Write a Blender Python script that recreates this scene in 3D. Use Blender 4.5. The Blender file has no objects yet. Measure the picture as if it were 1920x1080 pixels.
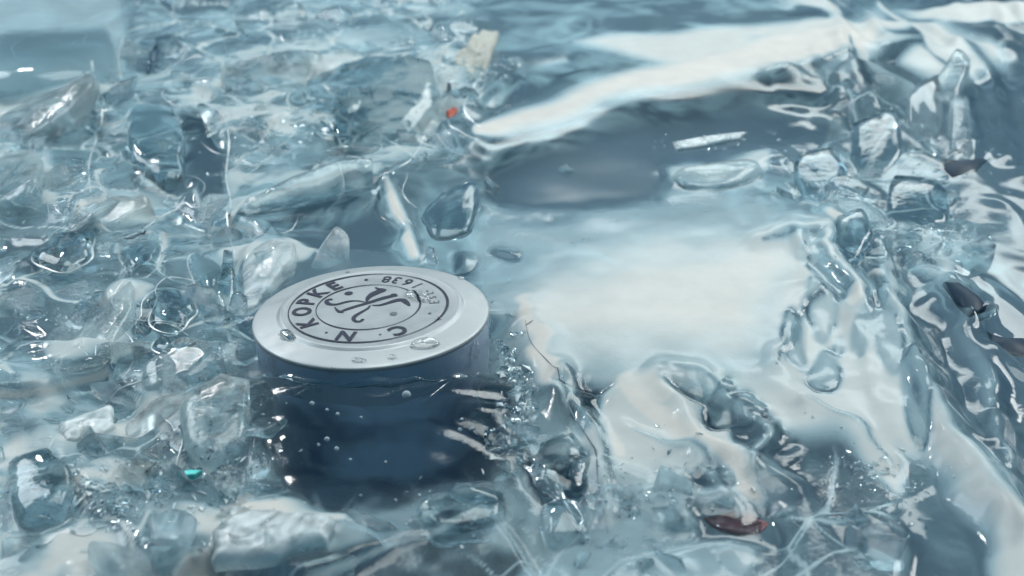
import bpy, bmesh, math, random
import numpy as np
from mathutils import Vector, Matrix, noise as mnoise

random.seed(11)
rng = np.random.RandomState(11)
S = bpy.context.scene
COL = S.collection

# ------------------------------------------------------------------ camera
W, H = 1920.0, 1080.0
LENS = 50.0
F = LENS / 36.0 * W                       # focal length in photo pixels
RIM_Z = 0.0040                            # height of the cap's outer edge above the mean ice level
RIM_R = 0.0150                            # cap radius (30 mm stopper)
ELEV = math.radians(25.8)                 # how far the camera looks down on the cap
CAPX, CAPY = 696.0, 589.0                 # cap rim centre in the photograph
PITCH = ELEV - math.atan((593.0 - H / 2) / F)
fw = Vector((0, math.cos(PITCH), -math.sin(PITCH)))
up = Vector((0, math.sin(PITCH), math.cos(PITCH)))
rt = Vector((1, 0, 0))
def ray(x, y):
    return (fw + rt * ((x - W / 2) / F) - up * ((y - H / 2) / F))
_d = ray(CAPX, CAPY)
CAM = Vector((0, 0, RIM_Z)) - _d * (F * RIM_R / 222.0)
def px(x, y, z=0.0):
    """photo pixel -> point on the horizontal plane at height z"""
    d = ray(x, y)
    t = (z - CAM.z) / d.z
    return CAM + d * t
cam = bpy.data.cameras.new('camera')
cam.lens = LENS; cam.sensor_width = 36.0
cam.clip_start = 0.005; cam.clip_end = 20.0
cam.dof.use_dof = True
cam.dof.focus_distance = (Vector((0, 0, RIM_Z)) - CAM).dot(fw)
cam.dof.aperture_fstop = 44.0
co = bpy.data.objects.new('camera', cam)
co.location = CAM
co.rotation_euler = (math.pi / 2 - PITCH, 0, 0)
COL.objects.link(co)
S.camera = co

# ------------------------------------------------------------------ light
world = bpy.data.worlds.new('World'); S.world = world; world.use_nodes = True
bg = world.node_tree.nodes['Background']
bg.inputs[0].default_value = (0.050, 0.120, 0.178, 1); bg.inputs[1].default_value = 1.0
def area(name, loc, target, sx, sy, power, col):
    l = bpy.data.lights.new(name, 'AREA'); l.shape = 'RECTANGLE'; l.size = sx; l.size_y = sy
    l.energy = power; l.color = col
    o = bpy.data.objects.new(name, l); COL.objects.link(o); o.location = loc
    o.rotation_euler = (Vector(target) - Vector(loc)).to_track_quat('-Z', 'Y').to_euler()
    return o
area('key_softbox', (0.16, 0.48, 0.245), (0.03, 0.05, 0), 0.28, 0.10, 0.48, (0.94, 1.0, 0.97))
area('top_fill', (0.06, 0.16, 0.52), (0.02, 0.05, 0), 0.34, 0.24, 2.1, (0.95, 1.0, 0.96))  # added overhead fill, makes up the diffuse light on the ice
area('side_fill', (0.42, 0.30, 0.40), (0.02, 0.06, 0), 0.25, 0.25, 2.3, (0.97, 0.99, 0.96))  # added side fill, brightens the right portion
area('cool_fill', (-0.42, 0.30, 0.38), (-0.03, 0.05, 0), 0.28, 0.22, 1.9, (0.90, 0.97, 1.0))  # added back-left fill, makes the left facets glint
area('glint_helper', (-0.27, 0.50, 0.40), (-0.01, 0.04, 0), 0.035, 0.035, 0.55, (1.0, 0.98, 0.95))  # small unseen light added for sparkles on the facets
S.view_settings.view_transform = 'Standard'; S.view_settings.look = 'None'
S.view_settings.exposure = 0.04; S.view_settings.gamma = 1.0
S.view_settings.use_curve_mapping = False
S.cycles.max_bounces = 14; S.cycles.transmission_bounces = 12; S.cycles.glossy_bounces = 5
S.cycles.diffuse_bounces = 3; S.cycles.sample_clamp_indirect = 8.0

# ------------------------------------------------------------------ helpers
def link(o, parent=None):
    COL.objects.link(o)
    if parent is not None: o.parent = parent
    return o
def tag(o, label=None, cat=None, group=None, kind=None):
    if label: o['label'] = label
    if cat: o['category'] = cat
    if group: o['group'] = group
    if kind: o['kind'] = kind
    return o
def mesh_obj(name, verts, faces, mat, parent=None, smooth=True):
    me = bpy.data.meshes.new(name); me.from_pydata([tuple(v) for v in verts], [], faces); me.update()
    if smooth: me.polygons.foreach_set('use_smooth', [True] * len(me.polygons))
    o = bpy.data.objects.new(name, me)
    if mat: me.materials.append(mat)
    return link(o, parent)
def bm_obj(name, bm, mat, parent=None, smooth=True):
    me = bpy.data.meshes.new(name); bm.to_mesh(me); bm.free()
    if smooth: me.polygons.foreach_set('use_smooth', [True] * len(me.polygons))
    o = bpy.data.objects.new(name, me)
    if mat: me.materials.append(mat)
    return link(o, parent)
def principled(name, base=(0.8, 0.8, 0.8), rough=0.4, metal=0.0, trans=0.0, ior=1.45, coat=0.0, spec=0.5):
    m = bpy.data.materials.new(name); m.use_nodes = True
    b = m.node_tree.nodes['Principled BSDF']
    b.inputs['Base Color'].default_value = (*base, 1); b.inputs['Roughness'].default_value = rough
    b.inputs['Metallic'].default_value = metal; b.inputs['Transmission Weight'].default_value = trans
    b.inputs['IOR'].default_value = ior; b.inputs['Coat Weight'].default_value = coat
    b.inputs['Specular IOR Level'].default_value = spec
    return m, b
def add_noise_bump(m, b, scale, strength, dist, detail=4.0, rough_var=None):
    nt = m.node_tree; tc = nt.nodes.new('ShaderNodeTexCoord')
    n = nt.nodes.new('ShaderNodeTexNoise'); n.inputs['Scale'].default_value = scale; n.inputs['Detail'].default_value = detail
    nt.links.new(tc.outputs['Object'], n.inputs['Vector'])
    bp = nt.nodes.new('ShaderNodeBump'); bp.inputs['Strength'].default_value = strength; bp.inputs['Distance'].default_value = dist
    nt.links.new(n.outputs['Fac'], bp.inputs['Height']); nt.links.new(bp.outputs['Normal'], b.inputs['Normal'])
    if rough_var:
        mr = nt.nodes.new('ShaderNodeMapRange'); mr.inputs['To Min'].default_value = rough_var[0]; mr.inputs['To Max'].default_value = rough_var[1]
        mr.inputs['From Min'].default_value = 0.3; mr.inputs['From Max'].default_value = 0.7
        nt.links.new(n.outputs['Fac'], mr.inputs['Value']); nt.links.new(mr.outputs['Result'], b.inputs['Roughness'])
    return n

# ------------------------------------------------------------------ materials
def make_ice_mat():
    m = bpy.data.materials.new('melting_ice'); m.use_nodes = True; nt = m.node_tree
    N = nt.nodes; L = nt.links
    N.clear()
    out = N.new('ShaderNodeOutputMaterial')
    clear = N.new('ShaderNodeBsdfPrincipled')
    clear.inputs['Base Color'].default_value = (0.67, 0.875, 0.955, 1); clear.inputs['Transmission Weight'].default_value = 1
    clear.inputs['IOR'].default_value = 1.31; clear.inputs['Roughness'].default_value = 0.04
    cloudy = N.new('ShaderNodeBsdfPrincipled')
    cloudy.inputs['Base Color'].default_value = (0.61, 0.66, 0.66, 1); cloudy.inputs['Roughness'].default_value = 0.5
    cloudy.inputs['IOR'].default_value = 1.31; cloudy.inputs['Coat Weight'].default_value = 0.12
    cloudy.inputs['Coat Roughness'].default_value = 0.3
    mix = N.new('ShaderNodeMixShader')
    at = N.new('ShaderNodeAttribute'); at.attribute_name = 'cloud'
    tc = N.new('ShaderNodeTexCoord')
    nz = N.new('ShaderNodeTexNoise'); nz.inputs['Scale'].default_value = 260; nz.inputs['Detail'].default_value = 6
    L.new(tc.outputs['Object'], nz.inputs['Vector'])
    # cloud * (0.75..1.2) : cloudy ice, and the light pool drawn with it, is never even
    mr = N.new('ShaderNodeMapRange'); mr.inputs['From Min'].default_value = 0.3; mr.inputs['From Max'].default_value = 0.7
    mr.inputs['To Min'].default_value = 0.93; mr.inputs['To Max'].default_value = 1.05
    L.new(nz.outputs['Fac'], mr.inputs['Value'])
    mu = N.new('ShaderNodeMath'); mu.operation = 'MULTIPLY'; mu.use_clamp = True
    L.new(at.outputs['Fac'], mu.inputs[0]); L.new(mr.outputs['Result'], mu.inputs[1])
    L.new(mu.outputs[0], mix.inputs['Fac'])
    cr = N.new('ShaderNodeValToRGB'); cr.color_ramp.elements[0].position = 0.25; cr.color_ramp.elements[0].color = (0.40, 0.60, 0.68, 1)
    cr.color_ramp.elements[1].position = 0.95; cr.color_ramp.elements[1].color = (0.47, 0.465, 0.445, 1)
    L.new(at.outputs['Fac'], cr.inputs['Fac']); L.new(cr.outputs['Color'], cloudy.inputs['Base Color'])
    sf = N.new('ShaderNodeAttribute'); sf.attribute_name = 'soft'; L.new(sf.outputs['Fac'], clear.inputs['Roughness'])
    # fine relief, stronger where the ice is crushed
    ar = N.new('ShaderNodeAttribute'); ar.attribute_name = 'rough'
    n2 = N.new('ShaderNodeTexNoise'); n2.inputs['Scale'].default_value = 900; n2.inputs['Detail'].default_value = 5
    n2.inputs['Distortion'].default_value = 1.2
    L.new(tc.outputs['Object'], n2.inputs['Vector'])
    bp = N.new('ShaderNodeBump'); bp.inputs['Distance'].default_value = 0.0006
    L.new(ar.outputs['Fac'], bp.inputs['Strength']); L.new(n2.outputs['Fac'], bp.inputs['Height'])
    L.new(bp.outputs['Normal'], clear.inputs['Normal']); L.new(bp.outputs['Normal'], cloudy.inputs['Normal'])
    L.new(clear.outputs[0], mix.inputs[1]); L.new(cloudy.outputs[0], mix.inputs[2]); L.new(mix.outputs[0], out.inputs['Surface'])
    return m
ICE = make_ice_mat()
GLASS, gb = principled('clear_ice', (0.83, 0.94, 0.98), 0.02, trans=1.0, ior=1.31)
add_noise_bump(GLASS, gb, 350, 0.25, 0.0005)
WATER, wb = principled('water', (0.97, 0.99, 1.0), 0.0, trans=1.0, ior=1.33)
def make_milky(name, lo, hi, scale=170):
    m, b = principled(name, (0.80, 0.94, 0.98), 0.04, trans=1.0, ior=1.31)
    nt = m.node_tree; N = nt.nodes; L = nt.links
    c = N.new('ShaderNodeBsdfPrincipled'); c.inputs['Base Color'].default_value = (0.72, 0.80, 0.83, 1); c.inputs['Roughness'].default_value = 0.35; c.inputs['IOR'].default_value = 1.31
    tc = N.new('ShaderNodeTexCoord'); n = N.new('ShaderNodeTexNoise'); n.inputs['Scale'].default_value = scale; n.inputs['Detail'].default_value = 6; n.inputs['Distortion'].default_value = 1.5
    L.new(tc.outputs['Object'], n.inputs['Vector'])
    mr = N.new('ShaderNodeMapRange'); mr.inputs['From Min'].default_value = 0.35; mr.inputs['From Max'].default_value = 0.65
    mr.inputs['To Min'].default_value = lo; mr.inputs['To Max'].default_value = hi; L.new(n.outputs['Fac'], mr.inputs['Value'])
    n2 = N.new('ShaderNodeTexNoise'); n2.inputs['Scale'].default_value = 700; n2.inputs['Detail'].default_value = 5; L.new(tc.outputs['Object'], n2.inputs['Vector'])
    bp = N.new('ShaderNodeBump'); bp.inputs['Strength'].default_value = 0.35; bp.inputs['Distance'].default_value = 0.0005
    L.new(n2.outputs['Fac'], bp.inputs['Height']); L.new(bp.outputs['Normal'], b.inputs['Normal']); L.new(bp.outputs['Normal'], c.inputs['Normal'])
    mx = N.new('ShaderNodeMixShader'); L.new(mr.outputs['Result'], mx.inputs['Fac']); L.new(b.outputs[0], mx.inputs[1]); L.new(c.outputs[0], mx.inputs[2])
    L.new(mx.outputs[0], N['Material Output'].inputs['Surface'])
    return m
FROST = make_milky('cloudy_ice', 0.0, 0.20, 220)
WHITE = make_milky('white_ice', 0.2, 0.8, 260)
CLOUD = make_milky('pale_ice', 0.15, 0.55, 160)
THREAD, tb = principled('white_crack', (0.66, 0.76, 0.80), 0.3, trans=0.6, ior=1.31)
CAPTOP, cb = principled('satin_silver', (0.335, 0.37, 0.39), 0.46, metal=0.35, coat=0.0)
add_noise_bump(CAPTOP, cb, 420, 0.05, 0.0002, rough_var=(0.36, 0.52))
_nt = CAPTOP.node_tree; _tc = _nt.nodes.new('ShaderNodeTexCoord'); _wv = _nt.nodes.new('ShaderNodeTexWave'); _wv.wave_type = 'RINGS'; _wv.rings_direction = 'Z'
_wv.inputs['Scale'].default_value = 900; _wv.inputs['Distortion'].default_value = 3.0; _wv.inputs['Detail'].default_value = 3; _nt.links.new(_tc.outputs['Object'], _wv.inputs['Vector'])
_bp = _nt.nodes.new('ShaderNodeBump'); _bp.inputs['Strength'].default_value = 0.05; _bp.inputs['Distance'].default_value = 0.0001; _nt.links.new(_wv.outputs['Fac'], _bp.inputs['Height'])
_old = cb.inputs['Normal'].links[0].from_socket; _nt.links.new(_old, _bp.inputs['Normal']); _nt.links.new(_bp.outputs['Normal'], cb.inputs['Normal'])
CAPSIDE, sb = principled('grey_blue_cap_wall', (0.34, 0.43, 0.54), 0.42, coat=0.3)
add_noise_bump(CAPSIDE, sb, 160, 0.08, 0.0004, rough_var=(0.2, 0.42))
NECK, nb = principled('slate_bottle_glass', (0.29, 0.39, 0.55), 0.35, coat=0.6)
_n2 = add_noise_bump(NECK, nb, 120, 0.5, 0.002)
_nr = NECK.node_tree.nodes.new('ShaderNodeValToRGB'); _nr.color_ramp.elements[0].position = 0.38; _nr.color_ramp.elements[0].color = (0.14, 0.19, 0.30, 1); _nr.color_ramp.elements[1].position = 0.6; _nr.color_ramp.elements[1].color = (0.46, 0.58, 0.74, 1)
_n4 = NECK.node_tree.nodes.new('ShaderNodeTexNoise'); _n4.inputs['Scale'].default_value = 110; _n4.inputs['Detail'].default_value = 2  # refraction bands painted into the neck colour
_t4 = NECK.node_tree.nodes.new('ShaderNodeTexCoord'); NECK.node_tree.links.new(_t4.outputs['Object'], _n4.inputs['Vector']); NECK.node_tree.links.new(_n4.outputs['Fac'], _nr.inputs['Fac']); NECK.node_tree.links.new(_nr.outputs['Color'], nb.inputs['Base Color'])
INK, ib = principled('navy_ink', (0.010, 0.016, 0.040), 0.5)
INK2, ib2 = principled('worn_ink', (0.10, 0.12, 0.15), 0.5)
RED, rb = principled('red_foil', (0.10, 0.02, 0.03), 0.4, coat=0.1)
add_noise_bump(RED, rb, 300, 0.5, 0.001)

# ------------------------------------------------------------------ numpy noise
def hash2(ix, iy, seed):
    h = (ix.astype(np.int64) * 374761393 + iy.astype(np.int64) * 668265263 + seed * 974711) & 0x7fffffff
    h = ((h ^ (h >> 13)) * 1274126177) & 0x7fffffff
    h = ((h ^ (h >> 15)) * 2246822519) & 0x7fffffff
    return ((h ^ (h >> 16)) & 0xffffff) / float(0xffffff)
def vnoise(x, y, seed):
    ix = np.floor(x); iy = np.floor(y); fx = x - ix; fy = y - iy
    fx = fx * fx * fx * (fx * (fx * 6 - 15) + 10); fy = fy * fy * fy * (fy * (fy * 6 - 15) + 10)
    a = hash2(ix, iy, seed); b = hash2(ix + 1, iy, seed); c = hash2(ix, iy + 1, seed); d = hash2(ix + 1, iy + 1, seed)
    return (a + (b - a) * fx) * (1 - fy) + (c + (d - c) * fx) * fy
def fbm(x, y, seed, oct=4):
    s = 0; a = 0.5; t = 0
    for o in range(oct):
        s = s + a * vnoise(x * 2 ** o + 17.3 * o, y * 2 ** o - 9.1 * o, seed + o); t += a; a *= 0.5
    return s / t
def worley(x, y, seed):
    """F1, F2, facet height (a random tilted plane per cell), cell id"""
    ix = np.floor(x); iy = np.floor(y)
    f1 = np.full(x.shape, 9.0); f2 = np.full(x.shape, 9.0); fac = np.zeros(x.shape); cid = np.zeros(x.shape)
    for dx in (-1, 0, 1):
        for dy in (-1, 0, 1):
            cx = ix + dx; cy = iy + dy
            qx = cx + hash2(cx, cy, seed); qy = cy + hash2(cx, cy, seed + 77)
            ex = x - qx; ey = y - qy
            d = np.sqrt(ex * ex + ey * ey)
            tx = hash2(cx, cy, seed + 5) - 0.5; ty = hash2(cx, cy, seed + 6) - 0.5; b = hash2(cx, cy, seed + 7)
            near = d < f1
            f2 = np.where(near, f1, np.minimum(f2, d))
            fac = np.where(near, b + 1.6 * (tx * ex + ty * ey), fac)
            cid = np.where(near, hash2(cx, cy, seed + 9), cid)
            f1 = np.where(near, d, f1)
    return f1, f2, fac, cid
def sstep(a, b, x):
    t = np.clip((x - a) / (b - a), 0, 1); return t * t * (3 - 2 * t)
def poly_sd(u, v, pts):
    """signed distance (positive inside) to a polygon"""
    d = np.full(u.shape, 1e9); inside = np.zeros(u.shape, bool); n = len(pts)
    for i in range(n):
        ax, ay = pts[i]; bx, by = pts[(i + 1) % n]
        ex, ey = bx - ax, by - ay
        t = np.clip(((u - ax) * ex + (v - ay) * ey) / (ex * ex + ey * ey + 1e-9), 0, 1)
        d = np.minimum(d, np.hypot(u - ax - t * ex, v - ay - t * ey))
        c = ((ay > v) != (by > v)) & (u < (bx - ax) * (v - ay) / ((by - ay) if by != ay else 1e-9) + ax)
        inside ^= c
    return np.where(inside, d, -d)
def line_d(u, v, pts):
    """distance to a polyline and its interpolated third value (half-width)"""
    d = np.full(u.shape, 1e9); w = np.zeros(u.shape)
    for i in range(len(pts) - 1):
        ax, ay, aw = pts[i]; bx, by, bw = pts[i + 1]
        ex, ey = bx - ax, by - ay
        t = np.clip(((u - ax) * ex + (v - ay) * ey) / (ex * ex + ey * ey + 1e-9), 0, 1)
        q = np.hypot(u - ax - t * ex, v - ay - t * ey)
        w = np.where(q < d, aw + (bw - aw) * t, w); d = np.minimum(d, q)
    return d, w

# ------------------------------------------------------------------ the ice bed (heightfield, solid)
def axis(a, b, f):
    out = [a]
    while out[-1] < b: out.append(out[-1] + f(out[-1]))
    return np.array(out)
xs = axis(-0.135, 0.165, lambda x: 0.00035)
ys = axis(-0.085, 0.275, lambda y: 0.00035 + max(0, y) * 0.0024)
X, Y = np.meshgrid(xs, ys)
# where each ground point sits in the photograph (feature outlines below are given in photo pixels)
qx = X - CAM.x; qy = Y - CAM.y; qz = 0 - CAM.z
dep = qy * fw.y + qz * fw.z
U = W / 2 + F * qx / dep
V = H / 2 - F * (qy * up.y + qz * up.z) / dep
MM = 0.001
far = sstep(0.03, 0.10, Y)
wu = (fbm(X * 130, Y * 130, 3, 3) - 0.5) * (1 - far) + far * (fbm(X * 45, Y * 22, 4, 2) - 0.5)
wv = (fbm(X * 130, Y * 130, 31, 3) - 0.5) * (1 - far) + far * (fbm(X * 45, Y * 22, 33, 2) - 0.5)
UW = U + wu * 70; VW = V + wv * 50                # wobbled outlines
def P(pts, soft, wob=True):
    a, b = (UW, VW) if wob else (U, V)
    return sstep(-soft, soft, poly_sd(a, b, pts))
def R(pts, soft=0.5, wob=True):
    a, b = (UW, VW) if wob else (U, V)
    d, w = line_d(a, b, pts)
    return 1 - sstep(w * (1 - soft), w * (1 + soft), d)

crush = np.maximum(P([(-900, -400), (930, -400), (900, 60), (880, 250), (740, 340), (480, 480), (470, 640), (520, 900), (480, 1400), (-900, 1400)], 60),
                   0.7 * P([(950, 900), (1150, 860), (1500, 880), (1600, 820), (1780, 900), (1900, 1010), (1900, 1500), (850, 1500)], 50))
crush *= 1 - 0.85 * P([(-60, -60), (215, -60), (232, 130), (150, 175), (-60, 170)], 22)
crush = np.maximum(crush, 0.7 * P([(480, 920), (620, 925), (760, 905), (980, 890), (1000, 1500), (400, 1500)], 35))
crush = np.maximum(crush, 0.85 * P([(1430, 150), (1660, 90), (1700, 250), (1830, 380), (1850, 520), (1720, 520), (1560, 420), (1440, 380)], 50))
crush = np.maximum(crush, 0.9 * R([(960, 640, 22), (985, 740, 35), (960, 850, 40), (930, 920, 30)], 0.6))
hollow = P([(505, 690), (960, 690), (985, 800), (960, 900), (900, 960), (560, 960), (520, 880)], 55)     # clear melt around the neck

z = 0.9 * MM * (fbm(X * 55, Y * 55, 40, 2) - 0.5) * 2 * (0.35 + 0.65 * crush)
z += 0.22 * MM * (fbm(X * 150, Y * 150, 44, 2) - 0.5) * 2 * (1 - 0.8 * hollow) * (0.25 + 0.75 * crush)
# crushed pieces: tilted facets at three sizes, outlines bent by noise
bx = X + 0.010 * (fbm(X * 70, Y * 70, 50, 2) - 0.5); by = Y + 0.010 * (fbm(X * 70, Y * 70, 51, 2) - 0.5)
f1a, f2a, fa, ca = worley(bx * 62, by * 48, 60)
f1b, f2b, fb_, cb_ = worley(bx * 150 + 3, by * 120, 61)
f1c, f2c, fc_, cc_ = worley(bx * 420 + 3, by * 360, 62)
z += crush * MM * (3.4 * (fa - 0.5) + 1.2 * (fb_ - 0.5) * (0.2 + 0.8 * ca) + 0.25 * (fc_ - 0.5) * sstep(0.25, 0.7, fbm(X * 70, Y * 70, 71, 2)))
# smooth melt folds on the clear side
z += (1 - crush) * 0.10 * (1 - 0.7 * sstep(0.02, 0.12, Y)) * MM * np.sin(X * 150 + Y * 420 + 5 * fbm(X * 60, Y * 60, 80, 2)) * sstep(0.35, 0.7, fbm(X * 40, Y * 40, 81, 2))

flow = np.maximum(P([(1420, 430), (1560, 400), (1700, 470), (1800, 480), (2400, 700), (2400, 1400), (1500, 1400), (1380, 900), (1120, 900), (1000, 720), (1450, 700)], 60),
                  P([(1440, -100), (2400, -300), (2400, 420), (1880, 420), (1720, 150), (1500, 120)], 50))
fd = (px(1850, 1000) - px(1520, 420)).normalized()
fs_ = X * fd.x + Y * fd.y; ft_ = X * fd.y - Y * fd.x
wb = 0.010 * (fbm(X * 45, Y * 45, 310, 2) - 0.5)
fold = fbm((ft_ + wb) * 120, fs_ * 26, 300, 2); ridge = 1 - np.abs(2 * fold - 1)
z += flow * MM * (2.6 * (fold - 0.5) + 1.8 * (ridge ** 4 - 0.2))
cloud = np.full(X.shape, 0.10)
rough = np.full(X.shape, 0.05)
cloud = np.maximum(cloud, 0.42 * P([(-60, -60), (215, -60), (232, 130), (150, 175), (-60, 170)], 22))
# --- smooth right-hand side
right = P([(900, 380), (1100, 405), (1260, 365), (1460, 360), (1600, 420), (1760, 520), (1900, 900), (2400, 1100), (2400, 1500), (1000, 1500), (980, 1000), (930, 620), (880, 480)], 25)
cloud = np.maximum(cloud, 0.36 * right)
band = fbm((ft_ + wb) * 95 + 7, fs_ * 20, 305, 2)
cloud = cloud * (1 - flow) + flow * (0.03 + 0.78 * sstep(0.54, 0.62, band))
pool = P([(925, 600), (1000, 510), (1200, 445), (1440, 415), (1560, 440), (1510, 560), (1450, 680), (1380, 715), (1230, 705), (1060, 705), (960, 650)], 115)  # bright pool of light, put into the ice colour as a white cloudy area
cloud = np.maximum(cloud, 0.9 * pool); z = z * (1 - 0.75 * pool * (1 - crush)) + 0.9 * MM * pool + pool * 1.9 * MM * (fbm(X * 38 + 2, Y * 30, 520, 2) - 0.5) + 0.2 * MM * pool * (fbm(X * 60, Y * 45, 501, 2) - 0.5)
topsheet = P([(1090, 75), (1160, 60), (1500, 40), (1900, -60), (2300, -200), (2300, 60), (1900, 60), (1800, 130), (1600, 130), (1440, 150), (1200, 110)], 14)
topsheet = topsheet * np.maximum(sstep(0.42, 0.56, fbm(X * 22 + 5, Y * 75, 530, 2)), 1 - sstep(1380, 1520, U))
cloud = np.maximum(cloud, 0.85 * topsheet); z += 0.3 * MM * topsheet
for pts, c, hh in [
    ([(880, 240, 8), (940, 228, 20), (1060, 195, 26), (1180, 165, 26), (1320, 130, 30), (1470, 95, 45), (1620, 70, 40)], 0.95, 3.0),
    ([(1720, 110, 22), (1800, 170, 30), (1850, 250, 24)], 0.8, 2.0),
    ([(1760, 60, 26), (1840, 100, 26), (1900, 190, 22)], 0.85, 2.0),
    ([(1270, 330, 16), (1340, 335, 26), (1430, 310, 20)], 0.7, 1.5),
    ([(1560, 420, 20), (1580, 500, 14), (1620, 580, 20)], 0.9, 2.2),
    ([(990, 590, 26), (1030, 680, 24), (1090, 770, 18), (1180, 850, 26)], 0.95, 1.8),
    ([(1200, 740, 24), (1290, 810, 26), (1370, 880, 22), (1430, 950, 14)], 0.95, 1.8),
    ([(1180, 720, 30), (1250, 740, 20)], 0.9, 1.2),
    ([(1740, 780, 26), (1800, 880, 30), (1880, 980, 30), (1960, 1080, 34)], 0.85, 2.2),
    ([(1660, 480, 10), (1680, 600, 16), (1720, 760, 18)], 0.65, 1.6),
    ([(1380, 880, 20), (1420, 920, 14)], 0.8, 1.0),
    ([(440, 990, 26), (560, 985, 30), (620, 985, 14)], 0.97, 2.5),
    ([(430, 372, 10), (560, 352, 20), (700, 328, 16)], 0.62, 2.6),
    ([(722, 345, 7), (748, 410, 13), (775, 480, 11)], 0.95, 2.4),
    ([(445, 480, 18), (500, 500, 30), (560, 475, 20)], 0.75, 1.8),
    ([(0, 200, 26), (90, 190, 26), (190, 165, 14)], 0.7, 2.0),
    ([(0, 300, 30), (60, 320, 34), (90, 390, 20)], 0.7, 2.0),
    ([(150, 420, 14), (230, 395, 26), (300, 385, 12)], 0.85, 2.0),
    ([(110, 660, 26), (200, 620, 36), (250, 560, 22)], 0.72, 1.6),
    ([(60, 830, 30), (180, 800, 34), (210, 790, 14)], 0.6, 1.6),
    ([(370, 745, 14), (450, 750, 14)], 0.7, 1.5),
    ([(300, 750, 20), (360, 800, 30), (380, 870, 26)], 0.55, 1.5)]:
    sw = pts[0][0] != 722
    k = R(pts, 0.6, sw); cloud = np.maximum(cloud, c * k); z += np.where(V < 330, 0.14, 0.30) * hh * MM * R([(a_, b_, 1.25 * w_) for a_, b_, w_ in pts], 0.85, sw)
# crushed ice: cloudy cells, white fracture lines
left_cloud = 0.03 + 0.40 * sstep(0.35, 0.8, fbm(X * 75, Y * 75, 90, 4)) * (0.4 + 0.9 * cb_)
lowmid = P([(500, 930), (760, 915), (980, 900), (1000, 1500), (420, 1500)], 40)
lowleft = P([(-400, 720), (330, 690), (500, 720), (520, 900), (470, 1400), (-400, 1400)], 70)
midtop = P([(240, 120), (640, 60), (900, 60), (880, 220), (720, 330), (430, 360), (330, 200)], 50)
left_cloud = np.maximum(left_cloud, (0.2 + 0.65 * sstep(0.4, 0.66, fbm(X * 160, Y * 160, 92, 3))) * np.maximum(np.maximum(lowleft, 0.7 * lowmid), 0.85 * midtop))
cloud = np.maximum(cloud, crush * left_cloud * (1 - P([(350, 215), (420, 225), (425, 330), (400, 370), (340, 320)], 10)))
crackA = 1 - sstep(0.012, 0.04, f2a - f1a)
crackB = 1 - sstep(0.02, 0.06, f2b - f1b)
gate = sstep(0.45, 0.6, fbm(X * 110, Y * 110, 95, 2))
cloud = np.maximum(cloud, crush * np.maximum(crackA * 0.8, crackB * gate * 0.75))
frost = crush * sstep(0.55, 0.72, fbm(X * 60 + 4, Y * 60, 97, 3))
rough = rough + 0.28 * crush * (0.12 + frost)
void = np.zeros(X.shape)
# dark clear windows (hollows with no cloud)
for pts, soft in [
    ([(890, 270), (960, 240), (1180, 185), (1430, 150), (1570, 165), (1550, 265), (1400, 290), (1250, 320), (1240, 380), (1100, 405), (930, 400), (890, 340)], 20),
    ([(440, 385), (560, 362), (700, 345), (720, 350), (740, 470), (640, 470), (560, 470), (500, 420)], 10),
    ([(350, 215), (420, 225), (425, 330), (400, 370), (340, 320)], 10),
    ([(1060, 730), (1100, 715), (1160, 725), (1130, 780), (1080, 800)], 14),
    ([(1230, 715), (1300, 715), (1380, 740), (1430, 790), (1390, 820), (1330, 800), (1310, 760)], 9),
    ([(1340, 760), (1390, 770), (1400, 810), (1330, 810)], 8),
    ([(1290, 905), (1340, 880), (1380, 930), (1310, 930)], 14),
    ([(1690, 860), (1745, 870), (1800, 945), (1860, 1010), (1880, 1100), (1690, 1100)], 18),
    ([(1880, 780), (1990, 780), (1990, 1060), (1950, 1040), (1900, 940)], 18),
    ([(1300, 955), (1450, 955), (1470, 1015), (1310, 1015)], 14),
    ([(1790, 500), (1850, 470), (2000, 480), (2000, 700), (1900, 680)], 22),
    ([(990, 850), (1100, 840), (1120, 930), (1000, 940)], 16),
    ([(1770, 180), (1870, 120), (1990, 150), (1990, 340), (1850, 330)], 18),
    ([(960, 130), (1080, 100), (1110, 130), (1040, 150), (900, 200)], 12)]:
    k = P(pts, soft); void = np.maximum(void, k)
cloud = cloud * (1 - void) + 0.03 * void; z = z * (1 - 0.7 * void) - 0.7 * MM * void; rough = rough * (1 - 0.8 * void)
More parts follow.
